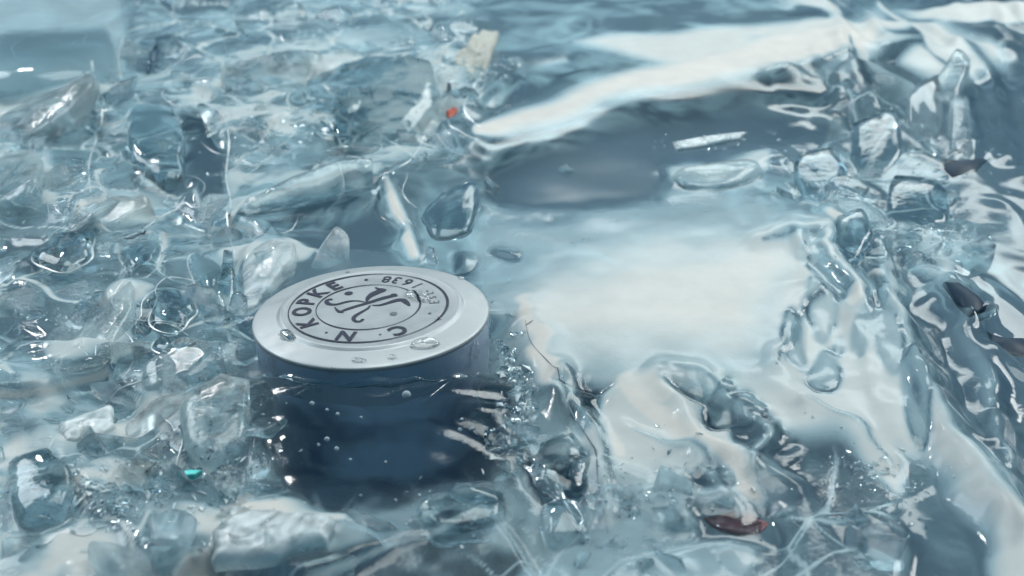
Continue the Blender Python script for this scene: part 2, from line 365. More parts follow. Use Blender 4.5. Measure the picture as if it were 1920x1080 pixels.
# sharp melt folds with clear seams beside them
for pts, hh in [
    ([(1400, 470, 16), (1480, 445, 18), (1545, 445, 20), (1580, 520, 20), (1625, 590, 16)], 1.6),
    ([(1655, 470, 16), (1680, 600, 22), (1730, 760, 26), (1830, 920, 26), (1920, 1020, 26)], 2.0),
    ([(1700, 470, 18), (1790, 560, 26), (1850, 720, 28), (1890, 880, 24)], 1.8),
    ([(1500, 470, 14), (1520, 560, 16), (1470, 640, 14), (1450, 700, 12)], 1.0),
    ([(1585, 70, 18), (1610, 150, 18), (1650, 235, 16)], 1.8), ([(1700, 90, 22), (1790, 170, 24), (1830, 280, 20)], 1.8),
    ([(1750, 50, 22), (1850, 140, 24), (1890, 300, 22)], 1.8), ([(1860, 40, 20), (1930, 160, 24)], 1.6),
    ([(1440, 150, 12), (1520, 120, 14), (1600, 110, 12)], 1.2),
    ([(1060, 700, 14), (1090, 760, 16), (1130, 840, 18), (1140, 960, 16)], 1.2),
    ([(1230, 715, 14), (1310, 720, 16), (1390, 770, 18), (1430, 830, 14), (1420, 900, 12)], 1.3),
    ([(1180, 800, 14), (1290, 850, 18), (1390, 960, 16)], 1.0),
    ([(1500, 760, 12), (1590, 800, 14), (1660, 870, 12)], 0.9)]:
    d, w = line_d(U + wu * 45, V + wv * 32, pts)
    z += 1.05 * hh * MM * np.exp(-(d / w) ** 1.3)
    pts = [(a_ + 1.0 * b_w, c_ + 0.35 * b_w, (b_w if 0 < i_ < len(pts) - 1 else 3)) for i_, (a_, c_, b_w) in enumerate(pts)]
    d2, w2 = line_d(U + wu * 45, V + wv * 32, pts)
    seam = np.exp(-(d2 / (0.6 * w2)) ** 2)
    cloud = np.maximum(cloud * (1 - 0.85 * seam), 0.62 * np.exp(-(d / (0.6 * w)) ** 2) * right)
# bubbles frozen just under the surface: thin clear rims
def oval(c, rx, ry, rot, irr, seed, n=40):
    r_ = random.Random(seed); ph = [r_.uniform(0, 6.28) for _ in range(3)]; out = []
    for k in range(n):
        a = 2 * math.pi * k / n; w_ = 1 + irr * (0.5 * math.sin(2 * a + ph[0]) + 0.35 * math.sin(3 * a + ph[1]) + 0.2 * math.sin(5 * a + ph[2]))
        x_ = rx * w_ * math.cos(a); y_ = ry * w_ * math.sin(a)
        out.append((c[0] + x_ * math.cos(rot) - y_ * math.sin(rot), c[1] + x_ * math.sin(rot) + y_ * math.cos(rot)))
    return out
for c, rx, ry, rot, irr, fill in [((1540, 590), 28, 52, 0.05, 0.2, 0.25), ((1486, 655), 22, 44, -0.15, 0.35, 0.4), ((1545, 705), 24, 48, 0.5, 0.4, 0.5), ((1662, 655), 26, 60, -0.3, 0.15, 0.3),
                             ((1645, 522), 20, 58, -0.15, 0.3, 0.25), ((1420, 832), 17, 38, 0.1, 0.2, 0.15), ((1572, 655), 9, 16, 0.1, 0.1, 0.2), ((1612, 640), 14, 36, 0.1, 0.25, 0.4),
                             ((1715, 760), 24, 80, -0.2, 0.2, 0.5), ((1485, 868), 18, 34, 0.1, 0.4, 0.7), ((1870, 815), 24, 46, -0.1, 0.2, 0.4), ((1350, 765), 26, 40, 0.3, 0.3, 0.6), ((1400, 780), 30, 34, 0.6, 0.3, 0.4),
                             ((950, 476), 24, 12, 0.2, 0.3, 0.8), ((870, 492), 16, 24, 0.2, 0.3, 0.8), ((1100, 765), 26, 38, 0.4, 0.3, 0.55), ((1340, 905), 34, 16, 0.2, 0.3, 0.6), ((1740, 620), 34, 60, -0.2, 0.3, 0.2)]:
    bb = np.where((np.abs(U - c[0]) < 2 * max(rx, ry) + 30) & (np.abs(V - c[1]) < 2 * max(rx, ry) + 30))
    sd = np.full(U.shape, -999.0); sd[bb] = poly_sd(U[bb], V[bb], oval(c, rx, ry, rot, irr, int(c[0])))
    rim = np.exp(-(sd / 5.0) ** 2) * (0.35 + 0.65 * sstep(0.3, 0.6, fbm(X * 160, Y * 160, 610, 2))); ins = sstep(-2, 6, sd)
    cloud = cloud * (1 - 0.92 * rim) * (1 - fill * ins); z += MM * (0.35 * ins - 0.5 * rim)
# around the bottle
rad = np.hypot(X, Y)
cloud *= 1 - 0.95 * hollow * (V > 640)
lip = P([(500, 712), (560, 716), (640, 706), (700, 712), (780, 718), (860, 706), (930, 716), (960, 760), (950, 880), (880, 940), (600, 940), (530, 860)], 6)
z = z * (1 - 0.92 * hollow) - hollow * 0.6 * MM
phi = np.arctan2(X, -Y)                       # 0 at the front of the stopper
front = 1 - sstep(0.9, 1.6, np.abs(phi))
zc = (2.1 + 0.10 * np.sin(phi * 7) - 5.0 * sstep(0.45, 1.5, np.abs(phi))) * MM
zc = np.where(np.abs(phi) > 1.9, 1.5 * MM, zc)
film = np.exp(-(np.maximum(rad - 0.0142, 0) / 0.0042) ** 2)
zc2 = np.minimum(zc, 1.7 * MM) * np.exp(-np.maximum(rad - 0.0142, 0) / 0.02)
h2 = sstep(0, 1, hollow) * front
z = z * (1 - h2) + h2 * (zc2 + 0.085 * np.maximum(rad - 0.0142, 0) * (1 - 0.8 * sstep(0.024, 0.034, rad)) + 0.9 * MM * (np.abs(2 * fbm(X * 75 + 3, Y * 120 + 0.6 * np.abs(X) * 75, 400, 2) - 1) - 0.3) * sstep(0.015, 0.021, rad))
film = film * (1 - h2)
z = z * (1 - film) + zc * film
for _ in range(6):                             # melt rounds every step
    zz_ = z.copy()
    zz_[1:-1, :] = 0.25 * z[:-2, :] + 0.5 * z[1:-1, :] + 0.25 * z[2:, :]
    z = zz_.copy(); z[:, 1:-1] = 0.25 * zz_[:, :-2] + 0.5 * zz_[:, 1:-1] + 0.25 * zz_[:, 2:]
# keep the ice below the cap's edge where it touches it
lim = 2.9 * MM
near = 1 - sstep(0.0152, 0.020, rad)
z = np.where(z > lim, z * (1 - near) + np.minimum(z, lim) * near, z)
# settle far edges
nx, ny = len(xs), len(ys)
def grid_solid(name, Zt, zb, mat, attrs):
    v = np.zeros((2 * nx * ny, 3)); v[:nx * ny, 0] = X.ravel(); v[:nx * ny, 1] = Y.ravel(); v[:nx * ny, 2] = Zt.ravel()
    idx = np.arange(nx * ny).reshape(ny, nx)
    q = np.stack([idx[:-1, :-1], idx[:-1, 1:], idx[1:, 1:], idx[1:, :-1]], -1).reshape(-1, 4)
    ring = np.concatenate([idx[0, :], idx[1:, -1], idx[-1, :-1][::-1], idx[1:-1, 0][::-1]])
    nb_ = len(ring); base = nx * ny
    vb = v[ring].copy(); vb[:, 2] = zb
    vv = np.concatenate([v[:nx * ny], vb, [[X.mean(), Y.mean(), zb]]])
    k = np.arange(nb_); k2 = (k + 1) % nb_
    sides = np.stack([ring[k2], ring[k], base + k, base + k2], -1)
    tri = np.stack([base + k2, base + k, np.full(nb_, base + nb_)], -1)
    me = bpy.data.meshes.new(name)
    loops = np.concatenate([q.ravel(), sides.ravel(), tri.ravel()]).astype(np.int32)
    tot = np.concatenate([np.full(len(q) + len(sides), 4), np.full(len(tri), 3)]).astype(np.int32)
    st = np.concatenate([[0], np.cumsum(tot)[:-1]]).astype(np.int32)
    me.vertices.add(len(vv)); me.vertices.foreach_set('co', vv.astype(np.float32).ravel())
    me.loops.add(len(loops)); me.loops.foreach_set('vertex_index', loops)
    me.polygons.add(len(tot)); me.polygons.foreach_set('loop_start', st); me.polygons.foreach_set('loop_total', tot)
    sm = np.zeros(len(tot), bool); sm[:len(q)] = True
    me.polygons.foreach_set('use_smooth', sm)
    me.update(calc_edges=True); me.validate()
    for k_, a in attrs.items():
        at = me.attributes.new(k_, 'FLOAT', 'POINT')
        full = np.zeros(len(vv), np.float32); full[:nx * ny] = a.ravel(); at.data.foreach_set('value', full)
    me.materials.append(mat)
    return link(bpy.data.objects.new(name, me))
ice = grid_solid('ice', z, -0.062, ICE, {'cloud': np.clip(cloud, 0, 1), 'rough': np.clip(rough, 0, 1), 'soft': 0.02 + 0.11 * (1 - crush) * (1 - 0.7 * hollow) * (1 - 0.75 * flow) + 0.08 * pool})
tag(ice, 'melted-together sheet of clear and cloudy ice filling the frame', 'ice', kind='structure')

def zat(x, y):
    j = int(np.clip(np.searchsorted(xs, x), 0, nx - 1)); i = int(np.clip(np.searchsorted(ys, y), 0, ny - 1))
    return float(z[i, j])
def on_ice(x, y, dz=0.0):
    """point of the ice surface seen at a photo pixel"""
    zz = 0.0
    for _ in range(6):
        p = px(x, y, zz); zz = zat(p.x, p.y)
    return Vector((p.x, p.y, zz + dz))

# packed ice deep below the clear sheet
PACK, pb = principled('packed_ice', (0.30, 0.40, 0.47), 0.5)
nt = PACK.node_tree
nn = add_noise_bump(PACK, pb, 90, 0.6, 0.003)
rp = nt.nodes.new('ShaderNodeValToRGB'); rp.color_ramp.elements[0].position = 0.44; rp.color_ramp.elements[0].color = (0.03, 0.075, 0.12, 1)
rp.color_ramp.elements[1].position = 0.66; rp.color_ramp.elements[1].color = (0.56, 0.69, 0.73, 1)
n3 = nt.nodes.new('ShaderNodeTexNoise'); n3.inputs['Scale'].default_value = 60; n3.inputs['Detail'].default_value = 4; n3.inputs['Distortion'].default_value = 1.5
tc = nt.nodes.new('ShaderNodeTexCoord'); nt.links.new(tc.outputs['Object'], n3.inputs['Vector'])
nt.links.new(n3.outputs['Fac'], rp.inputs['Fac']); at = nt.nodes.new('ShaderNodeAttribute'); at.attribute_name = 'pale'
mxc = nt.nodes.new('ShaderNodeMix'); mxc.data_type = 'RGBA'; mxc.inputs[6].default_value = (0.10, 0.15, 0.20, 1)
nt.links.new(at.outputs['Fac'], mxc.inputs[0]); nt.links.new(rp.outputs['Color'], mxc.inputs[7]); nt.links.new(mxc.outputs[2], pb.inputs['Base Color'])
gx = np.linspace(-0.134, 0.164, 150); gy = np.linspace(-0.084, 0.27, 180)
GX, GY = np.meshgrid(gx, gy)
GZ = -0.021 + 0.008 * (fbm(GX * 45, GY * 45, 200, 4) - 0.5) - 0.032 * (1 - sstep(0.014, 0.036, np.hypot(GX, GY + 0.004)))
ii = np.arange(150 * 180).reshape(180, 150)
fq = np.stack([ii[:-1, :-1], ii[:-1, 1:], ii[1:, 1:], ii[1:, :-1]], -1).reshape(-1, 4)
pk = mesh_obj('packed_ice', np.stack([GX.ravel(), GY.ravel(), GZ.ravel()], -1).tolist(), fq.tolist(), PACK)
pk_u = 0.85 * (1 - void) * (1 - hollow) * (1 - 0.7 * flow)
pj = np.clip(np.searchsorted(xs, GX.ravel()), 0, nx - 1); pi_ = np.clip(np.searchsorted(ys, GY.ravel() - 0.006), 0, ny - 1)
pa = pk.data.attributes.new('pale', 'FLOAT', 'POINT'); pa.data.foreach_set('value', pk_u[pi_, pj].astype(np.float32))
tag(pk, kind='structure')

# ------------------------------------------------------------------ the bottle
TILT = Matrix.Rotation(math.radians(-2.2), 4, 'Y') @ Matrix.Rotation(math.radians(0.0), 4, 'X')
bottle = bpy.data.objects.new('bottle', None); link(bottle)
BASE = -0.295
bottle.matrix_world = Matrix.Translation((0, 0, RIM_Z)) @ TILT @ Matrix.Translation((0, 0, BASE))
tag(bottle, 'slate-blue bottle sunk in ice with only its round silver stopper showing', 'bottle')
OFF = -BASE                                # rim height in bottle coordinates
BW = bottle.matrix_world.copy(); BI = BW.inverted()
def lathe(name, prof, mat, parent, n=128, close=False):
    v = []; f = []
    for (r, zz) in prof:
        for k in range(n):
            a = 2 * math.pi * k / n; v.append((r * math.cos(a), r * math.sin(a), zz + OFF))
    for i in range(len(prof) - 1):
        for k in range(n):
            k2 = (k + 1) % n; f.append((i * n + k, i * n + k2, (i + 1) * n + k2, (i + 1) * n + k))
    if close:
        f.append(tuple(range((len(prof) - 1) * n, len(prof) * n)))
        f.append(tuple(range(n))[::-1])
    return mesh_obj(name, v, f, mat, parent)
Rm = RIM_R
PAN = 0.00155                              # panel height above the rim edge
stopper = lathe('stopper', [(0.0110, -0.0085), (0.0136, -0.0085), (0.0143, -0.0083), (0.0146, -0.0078), (0.01492, -0.0006), (0.01492, -0.00015)], CAPSIDE, bottle)
disc = lathe('top_disc', [(0.01480, -0.00045), (0.01496, -0.00040), (Rm, -0.00020), (0.01499, -0.00005), (0.01490, 0.00008), (0.01472, 0.00017), (0.0142, 0.00029), (0.0134, 0.00046), (0.0126, 0.00062), (0.0120, 0.00072),
                         (0.01185, 0.00075), (0.0117, 0.00082), (0.0115, 0.00102), (0.01125, 0.00112), (0.01105, 0.00110), (0.0108, 0.00098), (0.0080, 0.00100), (0.0040, 0.00101), (0.0002, 0.00102)], CAPTOP, stopper, close=True)
neck = lathe('neck', [(0.0374, -0.2950), (0.0385, -0.2935), (0.0385, -0.115), (0.0370, -0.105), (0.0300, -0.088), (0.0180, -0.070), (0.0132, -0.060), (0.0122, -0.048), (0.0118, -0.020), (0.0121, -0.0105), (0.0118, -0.0092), (0.0108, -0.0088)], NECK, bottle, 96, close=True)

# print on the disc: positions read off the photograph, on the plane of the disc
PZ = 0.00107
pl_o = BW @ Vector((0, 0, OFF + PZ)); pl_n = (BW.to_3x3() @ Vector((0, 0, 1))).normalized()
def on_disc(x, y):
    d = ray(x, y); t = (pl_o - CAM).dot(pl_n) / d.dot(pl_n)
    q = BI @ (CAM + d * t); return q.x, q.y
def zoomp(zx, zy): return on_disc(500 + zx * 0.1875, 490 + zy * 0.1875)
# print centre
c1 = on_disc(539.5, 577); c2 = on_disc(837.5, 565); c3 = on_disc(690, 505.5); c4 = on_disc(685, 638)
PC = ((c1[0] + c2[0]) / 2, (c3[1] + c4[1]) / 2)
print('print centre', PC, 'outer ring r', (c2[0] - c1[0]) / 2, (c3[1] - c4[1]) / 2)
PCX, PCY = -0.0003, 0.0001
def annulus(name, r0, r1, mat, parent, n=160, wob=0.0):
    v = []; f = []
    for k in range(n):
        a = 2 * math.pi * k / n; w = wob * math.sin(a * 3 + 1)
        for r in (r0 - w, r1 + w): v.append((PCX + r * math.cos(a), PCY + r * math.sin(a), OFF + PZ))
    for k in range(n):
        k2 = (k + 1) % n; f.append((2 * k, 2 * k + 1, 2 * k2 + 1, 2 * k2))
    return mesh_obj(name, v, f, mat, parent, False)
RO = (c2[0] - c1[0]) / 2
annulus('outer_print_ring', RO - 0.00018, RO + 0.00006, INK, stopper, wob=0.00006)
ci1 = zoomp(497, 440); ci2 = zoomp(1540, 370)
RI = (ci2[0] - ci1[0]) / 2
annulus('inner_print_ring', RI - 0.00012, RI + 0.00006, INK, stopper, wob=0.00004)
print('inner ring', RI)
def dot(name, c, r, mat, n=24):
    v = [(c[0] + r * math.cos(2 * math.pi * k / n), c[1] + r * math.sin(2 * math.pi * k / n), OFF + PZ) for k in range(n)]
    return mesh_obj(name, v, [tuple(range(n))], mat, stopper, False)
def glyph(ch, c, ang, size, mat, squash=1.0, bold=0.0):
    cu = bpy.data.curves.new('letter', 'FONT'); cu.body = ch; cu.size = size; cu.align_x = 'CENTER'; cu.align_y = 'CENTER'; cu.offset = bold
    cu.resolution_u = 4
    tmp = bpy.data.objects.new('letter', cu); COL.objects.link(tmp)
    dg = bpy.context.evaluated_depsgraph_get()
    me = bpy.data.meshes.new_from_object(tmp.evaluated_get(dg)); me.name = 'letter'
    bpy.data.objects.remove(tmp); bpy.data.curves.remove(cu)
    ca_, sa_ = math.cos(ang), math.sin(ang)
    xsq = [v.co.copy() for v in me.vertices]
    cx = (min(p.x for p in xsq) + max(p.x for p in xsq)) / 2; cy = (min(p.y for p in xsq) + max(p.y for p in xsq)) / 2
    for v, p in zip(me.vertices, xsq):
        x_ = (p.x - cx) * squash; y_ = p.y - cy
        v.co = (c[0] + x_ * ca_ - y_ * sa_, c[1] + x_ * sa_ + y_ * ca_, OFF + PZ + 0.000004)
    me.materials.clear(); me.materials.append(mat)
    return link(bpy.data.objects.new('letter', me), stopper)
RL = (RO + RI) / 2
def polar(c): return math.atan2(c[1] - PCY, c[0] - PCX)
for ch, (zx, zy) in [('C', (1290, 668)), ('N', (825, 700)), ('K', (465, 598)), ('O', (372, 498)), ('P', (370, 398)), ('K', (468, 298)), ('E', (630, 215))]:
    a = polar(zoomp(zx, zy))
    glyph(ch, (PCX + RL * math.cos(a), PCY + RL * math.sin(a)), a - math.pi / 2, 0.0033, INK, 0.92, 0.00011)
for ch, (zx, zy), m in [('1', (1530, 228), INK2), ('6', (1435, 190), INK), ('3', (1325, 162), INK), ('8', (1213, 158), INK),
                        ('t', (1625, 320), INK2), ('s', (1660, 358), INK2), ('E', (1655, 405), INK2)]:
    a = polar(zoomp(zx, zy)); s_ = 0.0027 if ch in '1638' else 0.0019
    glyph(ch, (PCX + RL * math.cos(a), PCY + RL * math.sin(a)), a + math.pi / 2, s_, m, 0.95)
for (zx, zy), r, m in [((993, 150), 0.00026, INK), ((1588, 512), 0.00022, INK2), ((685, 655), 0.00018, INK), ((1115, 682), 0.00018, INK2), ((1598, 296), 0.00016, INK2)]:
    a = polar(zoomp(zx, zy)); dot('print_dot', (PCX + RL * math.cos(a), PCY + RL * math.sin(a)), r, m)
# emblem: monogram of crossing strokes
MPP = RIM_R / 222.0
strokes = [
    [(735, 502, 14), (800, 478, 24), (900, 446, 27), (1000, 418, 27), (1130, 376, 32), (1220, 352, 34), (1300, 335, 26)],
    [(680, 455, 5), (700, 482, 14), (730, 502, 22), (770, 505, 14)],
    [(1085, 258, 6), (1120, 275, 24), (1160, 285, 42), (1195, 280, 16)],
    [(1165, 284, 44), (1110, 305, 46), (1060, 328, 42), (1020, 358, 30), (1003, 390, 18), (1005, 415, 8)],
    [(1000, 414, 6), (930, 396, 10), (850, 395, 16), (780, 408, 20), (700, 428, 18), (640, 428, 24), (603, 412, 26), (602, 390, 20), (630, 378, 16), (656, 382, 18)],
    [(1035, 438, 8), (1010, 470, 16), (940, 510, 20), (885, 545, 24), (868, 575, 22), (890, 597, 20), (935, 598, 18), (966, 575, 18)],
    [(1050, 438, 6), (1130, 437, 18), (1220, 412, 26), (1300, 388, 34), (1360, 386, 36), (1400, 412, 30), (1430, 442, 12)],
    [(1240, 330, 8), (1280, 330, 20), (1305, 345, 10)]]
def catmull(pts, n=8):
    out = []
    for i in range(len(pts) - 1):
        p0 = pts[max(0, i - 1)]; p1 = pts[i]; p2 = pts[i + 1]; p3 = pts[min(len(pts) - 1, i + 2)]
        for k in range(n):
            t = k / n
            out.append(tuple(0.5 * (2 * b + (c - a) * t + (2 * a - 5 * b + 4 * c - d) * t * t + (3 * b - a - 3 * c + d) * t ** 3) for a, b, c, d in zip(p0, p1, p2, p3)))
    out.append(tuple(pts[-1])); return out
for j, st in enumerate(strokes):
    pts = catmull(st); v = []; f = []
    q = [zoomp(p[0], p[1]) for p in pts]
    for i, p in enumerate(pts):
        a = q[max(0, i - 1)]; b = q[min(len(q) - 1, i + 1)]
        t = Vector((b[0] - a[0], b[1] - a[1])).normalized(); nrm = Vector((-t.y, t.x)); w = max(2, p[2]) * 0.1875 * MPP * 0.9
        v += [(q[i][0] + nrm.x * w, q[i][1] + nrm.y * w, OFF + PZ + 0.000002 * j), (q[i][0] - nrm.x * w, q[i][1] - nrm.y * w, OFF + PZ + 0.000002 * j)]
    f = [(2 * i, 2 * i + 1, 2 * i + 3, 2 * i + 2) for i in range(len(pts) - 1)]
    mesh_obj('emblem_stroke', v, f, INK, stopper, False)
dot('emblem_dot', zoomp(820, 318), 0.00055, INK); dot('emblem_dot', zoomp(1268, 522), 0.00048, INK2)

# ------------------------------------------------------------------ water drops on the stopper
def ellipse_px(c, rx, ry, rot=0, n=40, irr=0.0, seed=0):
    r_ = random.Random(seed); ph = [r_.uniform(0, 6.28) for _ in range(3)]
    out = []
    for k in range(n):
        a = 2 * math.pi * k / n
        w = 1 + irr * (0.5 * math.sin(2 * a + ph[0]) + 0.35 * math.sin(3 * a + ph[1]) + 0.2 * math.sin(5 * a + ph[2]))
        x_ = rx * w * math.cos(a); y_ = ry * w * math.sin(a)
        out.append((c[0] + x_ * math.cos(rot) - y_ * math.sin(rot), c[1] + x_ * math.sin(rot) + y_ * math.cos(rot)))
    return out
def dome(name, pts3, height, normal, mat, sink=0.0002, power=0.5, rings=9, parent=None):
    """closed bead over an outline of world points"""
    c = sum(pts3, Vector()) / len(pts3); n = len(pts3); v = []; f = []
    for i in range(rings):
        t = i / (rings - 0.0); h = height * (1 - (1 - t) ** 2) ** power if t > 0 else 0
        for p in pts3: v.append(c + (p - c) * (1 - t) + normal * h - c)
    v.append(normal * height); top = len(v) - 1
    for i in range(rings - 1):
        for k in range(n):
            k2 = (k + 1) % n; f.append((i * n + k, i * n + k2, (i + 1) * n + k2, (i + 1) * n + k))
    for k in range(n): f.append(((rings - 1) * n + k, (rings - 1) * n + (k + 1) % n, top))
    b0 = len(v)
    for p in pts3: v.append((p - c) * 0.9 - normal * sink)
    for k in range(n): f.append((b0 + k, b0 + (k + 1) % n, (k + 1) % n, k))
    f.append(tuple(range(b0, b0 + n))[::-1])
    o = mesh_obj(name, v, f, mat, parent); o.location = c
    bm = bmesh.new(); bm.from_mesh(o.data); bmesh.ops.recalc_face_normals(bm, faces=bm.faces); bm.to_mesh(o.data); bm.free()
    return o
def disc_world(x, y, zoff):
    po = BW @ Vector((0, 0, OFF + zoff)); d = ray(x, y); t = (po - CAM).dot(pl_n) / d.dot(pl_n)
    return CAM + d * t
def disc_surface(x, y):
    zo = 0.0012
    prof = [(0, .00102), (.0108, .00098), (.01125, .00112), (.0117, .00082), (.0126, .00062), (.0134, .00046), (.0142, .00029), (.0147, .00017), (.015, 0)]
    for _ in range(6):
        q = BI @ disc_world(x, y, zo); r = math.hypot(q.x, q.y)
        zo = float(np.interp(r, [p[0] for p in prof], [p[1] for p in prof]))
    return disc_world(x, y, zo)
for (c, rx, ry, rot, irr, h, lab) in [
    ((797, 645), 29, 11, -0.15, 0.10, 0.00035, 'large flat water drop on the front right edge of the stopper'),
    ((783, 557), 26, 9, 0.25, 0.14, 0.0007, 'water drop lying over the right end of the emblem'),
    ((537, 630), 17, 8, 0.1, 0.12, 0.0007, 'water drop on the left shoulder of the stopper'),
    ((735, 670), 9, 4, 0, 0.1, 0.0003, 'thin water drop near the middle of the front edge'),
    ((672, 676), 14, 4, 0, 0.2, 0.0003, 'shallow water smear at the front edge, left of centre'),
    ((864, 522), 5, 2.5, 0, 0.1, 0.0003, 'tiny water bead at the back right of the stopper'),
    ((652, 512), 5, 2, 0, 0.1, 0.0002, 'tiny water bead at the back left of the printed ring'),
    ((822, 598), 6, 2.6, 0, 0.1, 0.0003, 'tiny water bead right of the printed rings')]:
    o = dome('water_drop', [disc_surface(*p) for p in ellipse_px(c, rx, ry, rot, 32, irr, int(c[0]))], h, pl_n, WATER, 0.00005)
    tag(o, lab, 'water drop', 'water drops on the stopper')
# drops clinging to the wall of the stopper
def wall_drop(ang, zz, r, lab):
    bm = bmesh.new(); bmesh.ops.create_uvsphere(bm, u_segments=16, v_segments=10, radius=r)
    for v in bm.verts: v.co.z *= 1.35; v.co.x *= 0.55
    o = bm_obj('water_drop', bm, WATER)
    rr = 0.0149 + zz * 0.02
    o.matrix_world = BW @ Matrix.Translation((rr * math.cos(ang), rr * math.sin(ang), OFF + zz)) @ Matrix.Rotation(ang, 4, 'Z')
    tag(o, lab, 'water drop', 'water drops on the stopper')
wall_drop(math.radians(-140), -0.0016, 0.0009, 'water drop clinging to the dark wall at the front left')
wall_drop(math.radians(-103), -0.0006, 0.0006, 'water drop hanging from the lip above the dark wall')
wall_drop(math.radians(-28), -0.0022, 0.0010, 'water drop clinging to the dark wall at the right')

# ------------------------------------------------------------------ beads and hollow bubbles in the smooth ice
DARKICE, db = principled('deep_blue_ice', (0.34, 0.50, 0.62), 0.03, trans=1.0, ior=1.31)
DARKNAVY, nb2 = principled('dark_navy', (0.008, 0.026, 0.050), 0.45, coat=0.0, spec=0.15)
GREYICE, gi = principled('grey_ice', (0.62, 0.72, 0.77), 0.04, trans=0.9, ior=1.31)
def bead(name, pts, h, mat, lab, cat, group=None, power=0.5, sink=0.0006, dz=-0.0001):
    c = on_ice(sum(p[0] for p in pts) / len(pts), sum(p[1] for p in pts) / len(pts))
    p3 = [px(x_, y_, c.z + dz) for x_, y_ in pts]
    o = dome(name, p3, h, Vector((0, 0, 1)), mat, sink, power)
    return tag(o, lab, cat, group)
B = 'bubbles in the smooth ice'
for (c, rx, ry, rot, irr, h, mat, lab) in [
    ((320, 585), 50, 36, 0.1, 0.12, 0.0016, GLASS, 'round flat bubble in the ice left of the stopper'),
    ((265, 482), 36, 34, -0.2, 0.10, 0.0016, GLASS, 'ring-shaped bubble left of and behind the stopper'),
    ((125, 472), 58, 38, -0.15, 0.12, 0.0020, GLASS, 'big oval bubble near the left edge'),
    ((390, 520), 34, 40, 0.0, 0.2, 0.0016, GLASS, 'blue bubble beside the pale plate left of the stopper'),
    ((330, 655), 38, 22, 0.1, 0.2, 0.0012, GLASS, 'low bubble in front of the round flat one')]:
    ol = ellipse_px(c, rx, ry, rot, 40, irr * 1.6 + 0.08, int(c[0] * 7))
    ob = bead('air_bubble', ol, h * (0.55 if c[0] > 500 else 0.9), mat, lab, 'bubble', B)
    if c[0] < 500:
        bz = ob.location.z; rm_v = []; rm_f = []
        for k in range(40):
            a_ = px(*ol[k - 1], bz); b_ = px(*ol[(k + 1) % 40], bz); p_ = px(*ol[k], bz); t_ = (b_ - a_).normalized(); n_ = Vector((t_.y, -t_.x, 0))
            rr_ = 0.00013 * (0.9 + 0.5 * math.sin(k * 0.5))
            for w_ in range(5):
                an = 6.2832 * w_ / 5; rm_v.append(p_ - ob.location + n_ * rr_ * math.cos(an) + Vector((0, 0, rr_ * math.sin(an) + 0.0001)))
        for k in range(40):
            for w_ in range(5): rm_f.append((k * 5 + w_, k * 5 + (w_ + 1) % 5, ((k + 1) % 40) * 5 + (w_ + 1) % 5, ((k + 1) % 40) * 5 + w_))
        mesh_obj('rim', rm_v, rm_f, THREAD, ob)
# dark openings filled with navy-coloured beads, and slivers
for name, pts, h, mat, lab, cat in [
    ('dark_piece', [(1768, 530), (1790, 528), (1842, 565), (1850, 578), (1822, 596), (1795, 570)], 0.0012, DARKNAVY, 'nearly black triangular patch at the right', 'ice chip'),
    ('dark_piece', [(1838, 628), (1870, 640), (1930, 640), (1935, 672), (1890, 675), (1860, 660)], 0.0012, DARKNAVY, 'nearly black crescent patch cut by the right edge', 'ice chip'),
    ('dark_piece', [(1762, 305), (1775, 322), (1830, 305), (1852, 300), (1830, 325), (1785, 334), (1766, 322)], 0.0012, DARKNAVY, 'navy crescent patch in the upper right', 'ice chip'),
    ('dark_piece', [(278, 105), (300, 80), (330, 60), (352, 66), (330, 85), (300, 100), (276, 140)], 0.0030, DARKICE, 'dark blue splinter at the upper left', 'ice chip'),
    ('dark_piece', [(838, 160), (845, 155), (848, 172), (838, 176)], 0.0010, DARKNAVY, 'tiny black speck behind the stopper near the red bit', 'ice chip'),]:
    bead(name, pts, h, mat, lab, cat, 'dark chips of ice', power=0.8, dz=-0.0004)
bead('white_ice_tip', [(1822, 596), (1850, 572), (1874, 580), (1845, 594), (1826, 604)], 0.0015, FROST, 'bright white tip beside the nearly black triangular patch', 'ice chip')
bead('white_ice_tip', [(1762, 300), (1800, 292), (1832, 268), (1826, 296), (1790, 315), (1768, 314)], 0.0018, FROST, 'pale tip above the navy crescent patch', 'ice chip')

